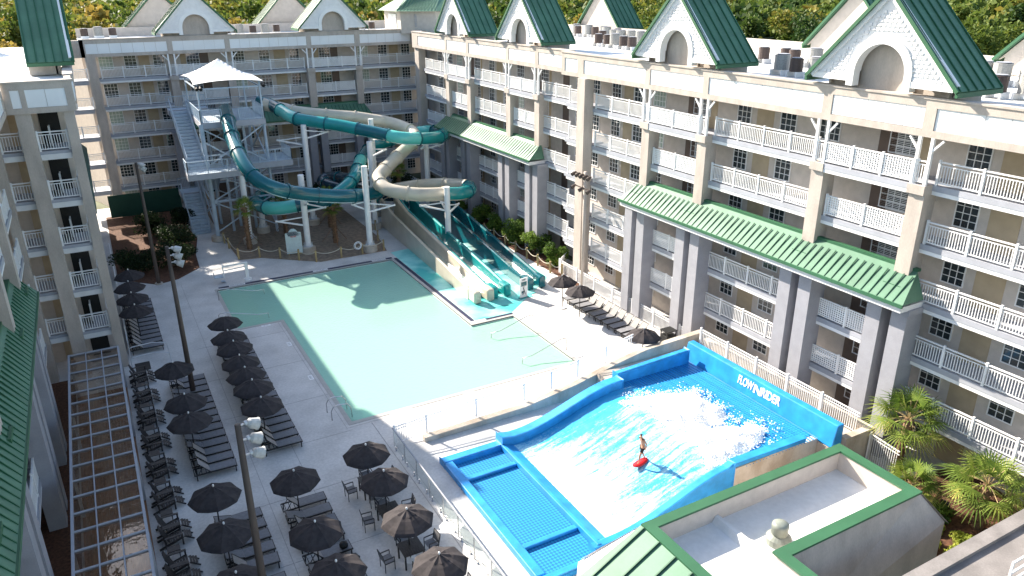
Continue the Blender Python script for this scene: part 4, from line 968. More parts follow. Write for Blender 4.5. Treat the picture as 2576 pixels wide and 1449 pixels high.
# ------------------------------------------------------------ fences
def white_fence(pts, lab, h=1.2, zs=None):
    r_ = empty('picket_fence', (pts[0][0], pts[0][1], 0)); tag(r_, lab, 'fence'); base = Vector((pts[0][0], pts[0][1], 0))
    P = [Vector((p[0], p[1], p[2] if len(p) > 2 else 0))-base for p in pts]
    for a, b in zip(P[:-1], P[1:]):
        L = (b-a).length; n = max(1, round(L/2.3))
        for i in range(n):
            u = a.lerp(b, i/n); v = a.lerp(b, (i+1)/n); q = MB(); U_ = Vector((0,0,1))
            q.bar(u+U_*(h-.03), v+U_*(h-.03), .05); q.bar(u+U_*.12, v+U_*.12, .04); q.bar(u+U_*(h-.2), v+U_*(h-.2), .035); m_ = int((v-u).length/.12)
            for k in range(1, m_): p = u.lerp(v, k/m_); q.bar(p+U_*.12, p+U_*(h-.03), .026)
            q.build('fence_panel', M['white'], r_); q = MB(); q.box(u.x-.05,u.x+.05,u.y-.05,u.y+.05,u.z,u.z+h+.08); q.build('post', M['white'], r_)
    return r_
white_fence([(31.55,49.0),(31.5,34.7)], 'white picket fence behind the sunny loungers along the right building')
white_fence([(30.35,31.2,1.28),(30.35,19.9,1.28)], 'white picket fence behind the blue back wall of the surf ride')
white_fence([(30.6,19.3,.0),(30.4,17.6,.0)], 'short white picket fence beside the tall right hand palm', 1.6)
white_fence([(31.5,34.4),(31.5,19.2)], 'lower white picket fence against the base of the right hand columns')
white_fence([(31.55,49.2),(33.0,50.4)], 'short white picket fence next to the last green bush')
white_fence([(10.75,32.1),(12.5,32.1,.15),(15.4,32.1,.3),(18.4,32.15,.35),(22,32.2,.9),(26.0,32.3,1.6)], 'white picket fence on the concrete wall between pool and surf ride', 1.1)
gf = empty('glass_fence', (10.6,31.9,0)); tag(gf, 'clear glass panel fence beside the dining tables', 'fence')
for k in range(9):
    ya_ = -1.55*k; q = MB(); q.add([(0,ya_-1.5,.10),(0,ya_-.02,.10),(0,ya_-.02,1.15),(0,ya_-1.5,1.15)],[(0,1,2,3)]); q.build('glass_panel', M['fglass'], gf)
    for dy in (-.3,-1.2): q = MB(); q.lathe([(0,0),(.06,0),(.06,.03),(.03,.05),(.03,.22),(0,.22)], (0,ya_+dy,0), 8); q.build('spigot', M['chrome'], gf)
    if k: MB().box(-.02,.02,ya_-.02,ya_+.02,0,1.15).build('post', M['chrome'], gf)
MB().box(-.03,.03,-13.9,.02,1.15,1.20).build('top_rail', M['trim'], gf)
# low fence with hand rails by the left building
lf = white_fence([(-.45,72.5),(-.45,50.2)], 'white metal fence running along the left building to the shrubs', 1.1)
hr = empty('ramp_rail', (0,0,0)); tag(hr, 'grey looped hand rails round the hatch at the left building steps', 'rail')
q = MB()
for y in (47.3, 48.9):
    q.tube([(-.45,y,.1),(-.45,y,1.0),(-.3,y,1.1),(.9,y+.15,1.1),(1.7,y,.95),(1.8,y-.05,.1)], .03, 6)
pieces(q, 'hand_rail', M['steel'], hr)
q = MB(); q.box(-.3,.55,47.5,48.7,.01,.03); q.build('hatch', M['black'], hr)
# planters / greens screen fence at the back left
o = MB().box(.2,7.0,85.2,85.3,.1,2.4).build('green_windscreen', M['groof_d']); tag(o, 'dark green windscreen across the back left of the courtyard', 'screen')

# bollards with rope
bx = empty('rope_fence', (0,0,0)); tag(bx, 'wooden bollards joined by sagging rope round the sandy palm bed', 'rope fence')
pts1 = [(8.9,71.2),(9.0,69.4),(9.2,65.9),(10.9,65.5),(12.4,64.3),(13.7,63.0),(14.9,61.9),(17.1,61.85),(19.0,61.85),(21.0,61.9),(21.5,64.8),(22.4,68.0)]
bx2 = empty('rope_fence', (0,0,0)); tag(bx2, 'wooden bollards joined by sagging rope in front of the round green bushes', 'rope fence')
pts2 = [(31.0,72.5),(31.1,69.6),(31.1,66.6),(31.1,63.8),(31.1,61.9),(31.1,59.9),(31.1,57.7),(31.0,55.6),(31.0,53.6),(30.9,51.6),(30.9,49.6),(31.4,48.6)]
for r_, ps in ((bx, pts1), (bx2, pts2)):
    for x, y in ps: MB().tube([(x,y,0),(x,y,1.02)], .085, 8).build('bollard', M['post'], r_)
    for a, b in zip(ps[:-1], ps[1:]):
        pp_ = [(a[0]+(b[0]-a[0])*t, a[1]+(b[1]-a[1])*t, .9-.28*4*t*(1-t)) for t in [i/10 for i in range(11)]]
        MB().tube(pp_, .03, 6).build('rope', M['rope'], r_, smooth=True)
o = empty('life_ring', (18.6,61.72,.9)); tag(o, 'white life ring hanging on the rope fence by the slide column', 'life ring')
q = MB(); vs = []; fs = []
for i in range(24):
    for j in range(10):
        a = 2*math.pi*i/24; b = 2*math.pi*j/10; rr_ = .30+.085*math.cos(b); vs.append((rr_*math.cos(a), .085*math.sin(b), rr_*math.sin(a)))
for i in range(24):
    for j in range(10): fs.append((i*10+j, ((i+1)%24)*10+j, ((i+1)%24)*10+(j+1)%10, i*10+(j+1)%10))
q.add(vs, fs).build('ring', M['white'], o, smooth=True)
q = MB(); q.lathe([(.30,-.01),(.30,.01)], n=8)
q = MB().tube([(.33*math.cos(a*math.pi/8), -.09, .33*math.sin(a*math.pi/8)) for a in range(17)], .012, 5); q.build('grab_line', M['ink'], o)
# rules sign
sg = empty('rules_sign', (13.75,64.55,0), R(-6)); tag(sg, 'tall pale rules sign with rounded top in front of the sandy bed', 'sign')
q = MB(); ring = [(-.68,0,.18),(.68,0,.18),(.68,0,2.05),(.40,0,2.12),(.28,0,2.30),(.12,0,2.42),(-.12,0,2.42),(-.28,0,2.30),(-.40,0,2.12),(-.68,0,2.05)]
q.extr(ring, (0,.06,0)); q.build('sign_board', M['signw'], sg)
for x in (-.5,.5): MB().box(x-.05,x+.05,.062,.14,0,2.0).build('post', M['post'], sg)
text('WATERSLIDE', .15, (0,-.012,1.93), (R(90),0,0), M['ink'], 'lettering', sg); text('RULES', .17, (0,-.012,1.72), (R(90),0,0), M['inkred'], 'lettering', sg, bold=.006)
q = MB(); rnd = random.Random(9)
for k in range(17):
    z = 1.52-.074*k; q.box(-.58,-.58+rnd.uniform(.7,1.15),-.012,-.002,z,z+.022)
q.build('small_print', M['ink'], sg)
MB().lathe([(0,0),(.11,0),(.11,.012),(0,.012)], n=12).build('emblem', M['teal_d'], sg); sg.children[-1].location = (0,-.002,2.27); sg.children[-1].rotation_euler = (R(90),0,0)
# small sign at the run-outs
s2 = empty('safety_sign', (26.35,46.0,0), R(8)); tag(s2, 'white free standing sign with pictograms at the end of the slide run-outs', 'sign')
q = MB(); q.box(-.36,.36,0,.05,.08,1.62); q.build('sign_board', M['white'], s2); MB().box(-.42,.42,-.12,.18,0,.08).build('base', M['teal_m'], s2)
text('EXIT', .16, (0,-.01,1.47), (R(90),0,0), M['ink'], 'lettering', s2, bold=.004)
q = MB(); q.box(-.26,.26,-.012,-.002,.98,1.32); q.box(-.22,-.02,-.012,-.002,.42,.60); pieces(q, 'pictogram', M['teal_d'], s2)
q = MB(); q.tube([(-.12,-.012,.3),(.02,-.012,.62),(-.06,-.012,.86)], .035, 6); q.tube([(.14,-.012,.28),(.04,-.012,.6)], .03, 6); q.lathe([(0,0),(.05,.0),(0,.08)], (.0,-.02,.9), 8); pieces(q, 'pictogram', M['ink'], s2)
# no marks on walls; pool lift chair
lc = empty('pool_lift', (8.9,60.5,0)); tag(lc, 'white pool lift with pivoting seat at the far left pool corner', 'pool lift')
q = MB(); q.lathe([(0,0),(.32,0),(.32,.12),(0,.14)], n=14); q.build('base', M['white'], lc)
q = MB(); q.box(-.12,.12,-.1,.1,.1,1.5); q.bar((0,0,1.45),(-1.75,.3,1.3),.10,.12); q.bar((0,0,1.15),(-1.75,.3,.95),.08); q.bar((-1.75,.3,1.55),(-1.75,.3,.35),.08); q.build('mast', M['white'], lc)
q = MB(); q.box(-2.5,-1.85,.05,.55,.50,.56); q.bar((-2.45,.3,.5),(-2.5,.3,1.0),.4,.04); q.box(-2.0,-1.7,.1,.5,.10,.13); q.build('seat', M['bluegrey'], lc)
# ladder and pool hand rails
ld = empty('pool_ladder', (9.35,36.8,0)); tag(ld, 'curved steel grab rails of the pool ladder at the near corner', 'ladder')
for y in (-.75,.2):
    q = MB(); q.tube([(-.75,y,0),(-.75,y,.55),(-.62,y,.78),(-.35,y,.86),(.15,y,.80),(.35,y,.5),(.38,y,-.5)], .03, 8); q.build('grab_rail', M['chrome'], ld, smooth=True)
q = MB()
for z in (-.15,-.4): q.bar((.38,-.75,z),(.38,.2,z),.06)
pieces(q, 'rung', M['chrome'], ld)
for lab, (x, y), s_ in (('steel hand rail over the steps at the far side of the left pool entry',(6.1,57.0),1),('steel hand rail over the steps at the near side of the left pool entry',(5.4,52.2),1),('steel hand rail over the right hand pool steps, nearer the splash pad',(24.36,41.25),-1),('steel hand rail over the right hand pool steps, nearer the surf ride',(24.36,37.0),-1)):
    o = empty('hand_rail', (x,y,0)); tag(o, lab, 'hand rail', 'hand rails at the pool steps')
    q = MB(); q.tube([(0,0,0),(0,0,.78),(s_*.12,0,.88),(s_*.5,0,.86),(s_*2.6,-.1,.30),(s_*3.3,-.1,.28),(s_*3.36,-.1,-.5)], .03, 8); q.build('rail', M['chrome'], o, smooth=True)
# bin
o = empty('litter_bin', (30.6,34.4,0)); tag(o, 'black square litter bin behind the concrete wall corner', 'bin')
q = MB(); q.box(-.4,.4,-.35,.35,0,.75); q.build('body', M['black'], o, bevel=.02)
q = MB()
for x in (-.36,.36):
    for y in (-.31,.31): q.box(x-.03,x+.03,y-.03,y+.03,.75,1.02)
q.box(-.42,.42,-.37,.37,1.02,1.08); q.build('hood', M['black'], o)
# depth marks on the coping (illegible at this size in the photo except as small lettering)
for x, y, rz, tx in ((7.9,59.62,0,'NO DIVING'),(14.6,59.62,0,'3 1/2 FT'),(19.7,59.62,0,'NO DIVING'),(21.4,43.9,0,'NO DIVING'),(8.9,41.5,math.pi/2,'3 FT'),(8.9,46.8,math.pi/2,'3 FT'),(12.2,34.98,0,'NO DIVING'),(16.4,34.98,0,'3 FT'),(8.2,50.6,0,'3 FT')):
    o = empty('depth_marker', (x,y,.022 if y > 43.7 and abs(y-50.6) > .1 and x > 6 and y > 59 or abs(y-43.9) < .05 else .004), rz); tag(o, '%s tile lettering %s' % (tx.lower(), {7.9:'at the far edge near the lift',14.6:'in the middle of the far pool edge',19.7:'at the far edge near the slides',21.4:'on the navy band of the splash pad corner',8.9:'on the deck at the left pool edge' + (' near the entry steps' if y > 44 else ' near the ladder'),12.2:'at the near pool edge left part',16.4:'at the near pool edge in the sun',8.2:'on the deck below the entry steps'}[x]), 'marker', 'depth markers round the pool')
    MB().box(-.62 if len(tx) > 5 else -.32,.62 if len(tx) > 5 else .32,-.14,.14,0,.006).build('tile', M['white'], o)
    text(tx, .20, (0,0,.008), (0,0,0), M['ink'], 'lettering', o, ext=.001)

# ------------------------------------------------------------ surf ride
sr = empty('surf_ride', (0,0,0)); tag(sr, 'blue padded standing wave surf ride with lettering on its back wall', 'surf ride')
def zf(x):
    t = min(1, max(0, (x-16.2)/(22.6-16.2))); return .10 + 1.40*(t*t*(3-2*t))
YN, YF = 20.75, 28.95      # inner faces of the side walls
q = MB(); xs = [15.6+.25*i for i in range(51)]
for a, b in zip(xs[:-1], xs[1:]): q.add([(a,YN,zf(a)),(b,YN,zf(b)),(b,YF+.8,zf(b)),(a,YF+.8,zf(a))], [(0,1,2,3)])
q.build('ride_surface', M['grate'], sr, smooth=True)
q = MB()
for i in range(23): q.box(23.4+.21*i, 23.43+.21*i, YN-.4, YF+1, 1.5, 1.53)
q.build('grating_ribs', M['blue'], sr)
def side_wall(y0, y1, prof, name):
    q = MB(); vs = []; 
    for x, zt in prof: vs += [(x,y0,0),(x,y1,0),(x,y1,zt),(x,y0,zt)]
    fs = []
    for i in range(len(prof)-1):
        a = i*4; b = a+4
        for k in range(4): fs.append((a+k, a+(k+1)%4, b+(k+1)%4, b+k))
    fs += [(0,1,2,3), tuple((len(prof)-1)*4+k for k in (3,2,1,0))]
    return q.add(vs, fs).build(name, M['blue'], sr, bevel=.06)
def zw(x): return max(.62, zf(x)+.55) if x < 22.6 else 2.1
profF = [(15.3,.75)]+[(x, .62+.2*(x<16)+max(0, zf(x)-.1)*1.02) for x in [16+.4*i for i in range(18)]]
side_wall(YF, YF+.55, [(12.1,.34),(15.29,.34)], 'side_wall')
side_wall(YF, YF+.62, profF, 'side_wall')
side_wall(YF+.55, YF+.95, [(22.81,2.15),(27.9,2.35)], 'side_wall')
profN = [(x, .34+max(0, zf(x)-.1)*1.05) for x in [15.0+.4*i for i in range(19)]]+[(22.6,1.95)]
side_wall(YN-.42, YN, profN, 'side_wall')
side_wall(YN-1.0, YN-.60, [(12.1,.34),(14.98,.34)], 'side_wall')
q = MB(); q.add([(22.61,YN-.42,1.72),(27.2,YN-.42,1.60),(27.2,YN,1.60),(22.61,YN,1.72),(22.61,YN-.42,1.95),(27.2,YN-.42,1.82),(27.2,YN,1.82),(22.61,YN,1.95)], [(0,3,2,1),(4,5,6,7),(0,1,5,4),(1,2,6,5),(2,3,7,6),(3,0,4,7)]); q.build('side_wall', M['blue'], sr)
q = MB(); q.box(22.62,27.15,YN-.36,YN-.05,1.2,1.59); q.box(22.62,27.15,YN-.365,YN-.36,0,1.59); pieces(q, 'plinth', M['conc'], sr)
q = MB(); q.box(12.1,12.55,YN-.6,YF,0,.34); q.build('side_wall', M['blue'], sr, bevel=.05)
q = MB(); q.box(12.55,15.3,YN-.6,YF,.0,.06); q.build('mesh_floor', M['grate'], sr)
for y in (27.45, 22.05): MB().box(12.56,15.25,y-.13,y+.13,.061,.22).build('cross_bar', M['blue'], sr, bevel=.04)
q = MB(); q.box(15.25,15.45,YN-.3,YF-.02,.061,.38); q.build('nozzle_cover', M['blue'], sr, bevel=.03)
q = MB(); q.add([(15.46,YN+.02,.34),(15.46,YF-.02,.34),(15.95,YF-.02,.16),(15.95,YN+.02,.16),(15.46,YN+.02,.10),(15.46,YF-.02,.10),(15.95,YF-.02,.10),(15.95,YN+.02,.10)], [(3,2,1,0),(4,5,6,7),(0,1,5,4),(1,2,6,5),(2,3,7,6),(3,0,4,7)]); q.build('nozzle_cover', M['blue'], sr)
q = MB(); q.add([(28.2,19.6,1.3),(28.2,30.2,1.3),(28.42,30.2,2.5),(28.42,19.6,2.5),(28.85,19.6,1.3),(28.85,30.2,1.3),(28.85,30.2,2.5),(28.85,19.6,2.5)], [(0,1,2,3),(7,6,5,4),(0,4,5,1),(1,5,6,2),(2,6,7,3),(3,7,4,0)])
bwall = q.build('back_wall', M['blue'], sr, bevel=.05)
q = MB(); q.box(22.85,28.15,YN-.34,YF+.93,.02,1.47); q.box(28.2,30.58,19.8,31.5,.02,1.28); q.box(22.9,28.15,YF+.96,31.5,.02,1.28); pieces(q, 'plinth', M['conc'], sr)
bx_ = math.atan2(.22, 1.2)
def wall_text(body, y, size, nm, width):
    t = text(body, size, (28.2+.22*.62-.012, y, 1.3+1.2*.62), (0,0,0), M['white'], nm, bwall, ext=.01, bold=.018)
    t.matrix_local = Matrix.Translation(t.location) @ Matrix(((0, math.sin(bx_), -math.cos(bx_), 0), (-1, 0, 0, 0), (0, math.cos(bx_), math.sin(bx_), 0), (0,0,0,1))) @ Matrix.Diagonal((width/max(v.co.x for v in t.data.vertices)/2, 1, 1, 1))
    return t
wall_text('FLOW', 25.45, .64, 'lettering', 1.12); wall_text('RIDER', 23.68, .64, 'lettering', 1.32)
q = MB()
def wp(y, z): return (28.2+.22*(z-1.3)/1.2-.02, y, z)
q.extr([wp(24.84,1.80),wp(24.84,2.26),wp(24.68,2.26),wp(24.42,1.98),wp(24.42,2.26),wp(24.30,2.26),wp(24.30,1.80),wp(24.46,1.80),wp(24.72,2.08),wp(24.72,1.80)], (.015,0,0)); q.build('wave_emblem', M['white'], bwall)
# running water sheet
V_ = []; F_ = []; nx, ny = 90, 80
for j in range(ny+1):
    for i in range(nx+1):
        x = 15.95+(23.6-15.95)*i/nx; y = YN+.01+(YF-YN-.02)*j/ny
        p = noise.noise(Vector((x*1.3, y*3.0, 0)))*.03 + noise.noise(Vector((x*4, y*7, 3)))*.015
        edge = .0 if x < 22.6 else -.03*(x-22.6)
        crest = .35*math.exp(-((x-21.9)/.75)**2)*(.6+.4*noise.noise(Vector((0,y*.6,5))))
        if y > 27.2: p -= .02
        V_.append((x, y, zf(x)+.06+p+crest*max(0,min(1,(28.2-y)/1.2))*max(0,min(1,(y-21.2)/1.0))+edge))
for j in range(ny):
    for i in range(nx): F_.append((j*(nx+1)+i, j*(nx+1)+i+1, (j+1)*(nx+1)+i+1, (j+1)*(nx+1)+i))
o = np_mesh('wave_water', V_, F_, M['wave'], smooth=True); tag(o, kind='structure')
# splash foam beyond the crest: many small droplets and clots
def in_poly(x, y, P):
    c = False; j = len(P)-1
    for i in range(len(P)):
        if (P[i][1] > y) != (P[j][1] > y) and x < (P[j][0]-P[i][0])*(y-P[i][1])/(P[j][1]-P[i][1])+P[i][0]: c = not c
        j = i
    return c
def dist_edge(x, y, P):
    d = 9
    for i in range(len(P)):
        a = P[i]; b = P[(i+1) % len(P)]; vx, vy = b[0]-a[0], b[1]-a[1]; t = max(0, min(1, ((x-a[0])*vx+(y-a[1])*vy)/(vx*vx+vy*vy+1e-9)))
        d = min(d, math.hypot(x-a[0]-vx*t, y-a[1]-vy*t))
    return d
def foam_h(x, y, P):
    if not in_poly(x, y, P): return -.05
    d = dist_edge(x, y, P); nz = noise.noise(Vector((x*1.6, y*1.6, 2))); n2 = noise.noise(Vector((x*5, y*5, 7)))
    return (.02+.38*min(1, d/.9))*(.70+.6*nz)*(1+.22*n2) + .03*n2 - .06*math.exp(-d*8)
foam1 = [(21.6,27.9),(23.4,27.6),(25.9,26.6),(25.9,24.5),(25.6,23.8),(24.3,23.7),(22.8,24.0),(21.9,23.8),(21.7,25.1)]
foam2 = [(21.8,23.7),(23.5,23.7),(25.4,23.0),(26.7,22.3),(25.6,21.5),(23.3,20.85),(21.6,20.9),(21.9,22.4),(21.8,23.4)]
ico = [(0,0,1),(.894,0,.447),(.276,.851,.447),(-.724,.526,.447),(-.724,-.526,.447),(.276,-.851,.447),(.724,.526,-.447),(-.276,.851,-.447),(-.894,0,-.447),(-.276,-.851,-.447),(.724,-.526,-.447),(0,0,-1)]
icf = [(0,1,2),(0,2,3),(0,3,4),(0,4,5),(0,5,1),(1,6,2),(2,7,3),(3,8,4),(4,9,5),(5,10,1),(6,7,2),(7,8,3),(8,9,4),(9,10,5),(10,6,1),(11,7,6),(11,8,7),(11,9,8),(11,10,9),(11,6,10)]
IV = np.array(ico); IF = np.array(icf)
rng = np.random.default_rng(4); VV = []; FF = []; cnt = 0
for P in (foam1, foam2):
    gx0, gx1, gy0, gy1 = min(p[0] for p in P)-.1, max(p[0] for p in P)+.1, min(p[1] for p in P)-.1, max(p[1] for p in P)+.1; nx, ny = 110, 90
    V_ = [(gx0+(gx1-gx0)*i/nx, max(YN+.02, gy0+(gy1-gy0)*j/ny), zf(gx0+(gx1-gx0)*i/nx)+.04+foam_h(gx0+(gx1-gx0)*i/nx, gy0+(gy1-gy0)*j/ny, P)) for j in range(ny+1) for i in range(nx+1)]
    F_ = [(j*(nx+1)+i, j*(nx+1)+i+1, (j+1)*(nx+1)+i+1, (j+1)*(nx+1)+i) for j in range(ny) for i in range(nx)]
    o = np_mesh('splash_foam', V_, F_, M['foam'], smooth=True); tag(o, kind='stuff')
    mx0 = min(p[0] for p in P)-.5; mx1 = max(p[0] for p in P)+.6; my0 = min(p[1] for p in P)-.4; my1 = max(p[1] for p in P)+.4
    for k in range(12000):
        x = rng.uniform(mx0, mx1); y = rng.uniform(my0, my1); ins = in_poly(x, y, P); d = dist_edge(x, y, P)
        if y < YN+.05: continue
        nz = noise.noise(Vector((x*1.6, y*1.6, 2)))
        if ins:
            if d > .6 and rng.random() > .35: continue
            if d < .55 and rng.random() > (.35+d) + nz*.8: continue
            r_ = rng.uniform(.014, .034); z = zf(x)+.05+(.05+.38*min(1,d/.9))*(.70+.6*nz)+rng.random()**2*.10
        else:
            if x < 22.2 or rng.random() > math.exp(-d*3.6)*(.50+nz): continue
            r_ = rng.uniform(.012, .035); z = zf(x)+.03+rng.random()*.25
        VV.append(IV*np.array([r_*rng.uniform(.7,1.8), r_*rng.uniform(.7,1.3), r_])*1.0+np.array([x, y, z])); FF.append(IF+12*cnt); cnt += 1
o = np_mesh('splash_foam', np.vstack(VV), np.vstack(FF), M['foam'], smooth=True); tag(o, kind='stuff')

# surfer and board
bd = empty('surfboard', (19.75,23.45,zf(19.75)+.16)); tag(bd, 'bright red short board gliding on the artificial wave', 'board')
V_ = []; F_ = []; n = 14
for j in range(n+1):
    t = j/n*2-1; hw_ = .25*math.sqrt(max(0, 1-abs(t)**2.6)); z = .07*t*t*(1.3 if t < 0 else .5)
    V_ += [(t*.56,-hw_,z+.012),(t*.56,0,z+.025),(t*.56,hw_,z+.012),(t*.56,hw_*.9,z-.02),(t*.56,-hw_*.9,z-.02)]
for j in range(n):
    for k in range(5): F_.append((j*5+k, j*5+(k+1)%5, (j+1)*5+(k+1)%5, (j+1)*5+k))
q = MB().add(V_, F_); q.build('deck', M['red'], bd, smooth=True); bd.rotation_euler = (0, R(-9), R(8)); bd.scale = (.84,.84,.9)
def skin(name, verts, edges, radii, m, parent, root=0, sub=2):
    me = bpy.data.meshes.new(name); me.from_pydata(verts, edges, []); o = bpy.data.objects.new(name, me); col.objects.link(o); o.parent = parent
    md = o.modifiers.new('skin', 'SKIN'); md.use_smooth_shade = True
    for i, r_ in enumerate(radii):
        sv = me.skin_vertices[0].data[i]; sv.radius = (r_, r_) if not isinstance(r_, tuple) else r_; sv.use_root = (i == root)
    s_ = o.modifiers.new('sub', 'SUBSURF'); s_.levels = sub; s_.render_levels = sub; me.materials.append(m); return o
pz = zf(19.75)+.20
ps = empty('person', (19.80,23.47,pz)); tag(ps, 'surfer in black shorts and dark vest straps balancing on the red board', 'person')
ps.scale = (.92,.92,.92)
# x towards the camera left is -x: the rider faces -x
bv = [(.05,0,.86),(.07,0,1.0),(.04,0,1.18),(-.02,0,1.34),(-.06,0,1.44),(-.10,0,1.50),(-.12,0,1.58),   # pelvis, waist, chest, upper chest, neck, head base, head
      (-.02,-.09,.82),(-.20,-.12,.47),(-.22,-.10,.09),(-.33,-.12,.04),                                    # near leg (front foot)
      (.12,.09,.82),(.16,.14,.45),(.32,.12,.10),(.22,.15,.04),                                          # far leg
      (-.02,-.19,1.36),(.10,-.27,1.12),(-.03,-.33,.93),(-.07,-.34,.88),
      (-.02,.19,1.36),(.16,.27,1.13),(.22,.30,.90),(.22,.30,.84)]
be = [(0,1),(1,2),(2,3),(3,4),(4,5),(5,6),(0,7),(7,8),(8,9),(9,10),(0,11),(11,12),(12,13),(13,14),(3,15),(15,16),(16,17),(17,18),(3,19),(19,20),(20,21),(21,22)]
br = [(.14,.11),(.12,.095),(.145,.10),(.13,.09),.052,.07,.098,.085,.058,.038,.032,.085,.058,.038,.032,.052,.038,.028,.022,.052,.038,.028,.022]
body = skin('body', bv, be, br, M['skin'], ps)
hv = [(-.10,0,1.60),(-.105,0,1.66)]; skin('hair', hv, [(0,1)], [.098,.085], M['black'], ps).location = (.015,0,.005)
sh_v = [(.05,0,.88),(-.03,-.09,.80),(-.11,-.105,.62),(.12,.09,.80),(.14,.12,.60)]
skin('shorts', sh_v, [(0,1),(1,2),(0,3),(3,4)], [(.155,.125),.105,.092,.105,.092], M['shorts'], ps)
q = MB(); q.tube([(-.10,-.10,1.40),(.05,-.09,1.42),(.13,-.06,1.2),(.10,-.05,1.02)], .022, 6); q.tube([(-.10,.10,1.40),(.05,.09,1.42),(.13,.06,1.2),(.10,.05,1.02)], .022, 6); pieces(q, 'vest_strap', M['shorts'], ps)
for sy, arm in ((-1, (-.07,-.34,.88)), (1, (.22,.30,.84))):
    for k in range(5):
        a = Vector(arm); f = MB(); ofs = Vector((-.018+.012*k, sy*.0, 0)); d = Vector((-.02-.004*k, 0, -.055-.008*(2-abs(k-2)))) if k else Vector((-.05,0,-.02))
        f.tube([a+ofs, a+ofs+d, a+ofs+d*1.5+Vector((-.008,0,0))], .008, 6, rs=[.010,.009,.007]); f.build('finger', M['skin'], body)

# concrete retaining wall between pool deck and ride
cw = empty('retaining_wall', (0,0,0)); tag(cw, 'stained concrete retaining wall rising to the right behind the surf ride', 'wall')
prof = [(12.2,.28),(15.2,.32),(18.2,.38),(21.5,.85),(24.5,1.5),(26.5,1.85),(30.9,2.0)]
vs = []; fs = []
for x, z in prof: vs += [(x,31.55,0),(x,31.95,0),(x,31.95,z),(x,31.55,z)]
for i in range(len(prof)-1):
    for k in range(4): fs.append((i*4+k, i*4+(k+1)%4, (i+1)*4+(k+1)%4, (i+1)*4+k))
fs += [(0,1,2,3),((len(prof)-1)*4+3,(len(prof)-1)*4+2,(len(prof)-1)*4+1,(len(prof)-1)*4)]
MB().add(vs, fs).build('wall', M['conc'], cw); 
q = MB(); q.box(30.6,31.0,19.4,31.54,0,1.75); q.box(28.9,30.6,19.4,19.75,0,1.75); pieces(q, 'end_wall', M['conc'], cw)

# ------------------------------------------------------------ flat roofed pool building in the foreground
pb = empty('pool_building', (0,0,0)); tag(pb, 'beige pool building with a green edged flat roof beside the surf ride', 'building')
HZ = 4.0
q = MB(); q.prism([(14.7,17.05),(24.95,17.05),(24.95,13.4),(17.95,13.4),(17.95,9),(14.7,9)], 0, HZ-.9); q.build('body', M['wall'], pb)
q = MB(); q.box(14.7,24.95,16.75,17.0,HZ-.9,HZ); q.box(24.65,24.95,13.45,16.75,HZ-.9,HZ); q.box(17.95,24.65,13.45,13.75,HZ-.9,HZ); q.box(17.7,17.95,9,13.75,HZ-.9,HZ); q.box(14.7,15.0,9,16.75,HZ-.9,HZ); q.build('parapet_wall', M['wall'], pb)
q = MB(); q.box(14.62,25.05,16.68,17.1,HZ,HZ+.09); q.box(24.6,25.05,13.33,16.68,HZ,HZ+.09); q.box(17.62,24.6,13.33,13.78,HZ,HZ+.09); q.box(17.62,18.05,9,13.33,HZ,HZ+.09); q.box(14.62,15.05,9,16.68,HZ,HZ+.09); q.build('coping', M['gtrim'], pb)
q = MB(); q.prism([(15,16.75),(24.65,16.75),(24.65,13.75),(17.7,13.75),(17.7,9),(15,9)], HZ-.899, HZ-.86); q.build('roof', M['roofw'], pb)
q = MB(); q.add([(17.75,13.8,HZ-.859),(17.75,16.74,HZ-.859),(18.25,16.74,HZ-.859),(18.6,13.8,HZ-.859),(17.9,14.0,HZ-.66),(17.9,16.74,HZ-.60),(18.05,16.74,HZ-.60),(18.15,14.0,HZ-.66)], [(0,1,5,4),(1,2,6,5),(2,3,7,6),(3,0,4,7),(4,5,6,7)]); q.build('roof_ridge', M['roofw'], pb)
# sloped metal skirt on the left, and narrow skirt along the ride side
q = MB(); q.add([(12.05,17.3,2.6),(14.62,17.1,HZ+.02),(14.62,9,HZ+.02),(12.05,9,2.6)], [(3,2,1,0)]); so = q.build('skirt_roof', M['groof'], pb)
q = MB()
for i in range(9):
    y = 16.9-.85*i; q.bar((12.1,y,2.66),(14.6,y,HZ+.06),.05,.06)
q.build('roof_seams', M['seam'], so)
q = MB(); q.add([(12.05,17.3,2.6),(12.55,17.95,2.6),(14.7,17.12,HZ+.0),(14.62,17.1,HZ)], [(0,1,2,3)]); q.build('white_flashing', M['white'], pb)
q = MB(); q.add([(12.6,17.9,2.75),(26.0,17.75,2.75),(25.05,17.12,HZ-.02),(14.6,17.12,HZ-.02)], [(0,1,2,3)]); q.build('skirt_roof', M['slabedge'], pb)
q = MB()
for i in range(34): q.bar((14.9+.3*i,17.84,2.84),(14.9+.3*i,17.14,HZ+.02),.05,.05)
q.build('skirt_ribs', M['gtrim'], pb)
q = MB(); q.add([(26.0,17.75,2.75),(26.0,12.6,2.75),(25.05,13.3,HZ-.02),(25.05,17.12,HZ-.02)], [(0,1,2,3)]); q.add([(25.9,12.7,0),(17.95,13.0,0),(17.95,13.38,HZ-.02),(25.0,13.38,HZ-.02),(25.95,12.75,2.75)], [(0,1,2,3,4)]); q.build('side_wall', M['tan'], pb)
q = MB(); q.add([(12.1,17.25,0),(12.1,9,0),(12.1,9,2.6),(12.1,17.25,2.6)], [(0,1,2,3)]); q.add([(12.1,17.25,0),(25.9,17.6,0),(25.9,17.6,2.74),(12.1,17.25,2.6)], [(0,1,2,3)]); q.build('lower_wall', M['wall'], pb)
vt = empty('roof_vent', (19.1,14.75,HZ-.86)); vt.scale = (.82,.82,.9); tag(vt, 'round grey mushroom vent on the pool building roof', 'vent')
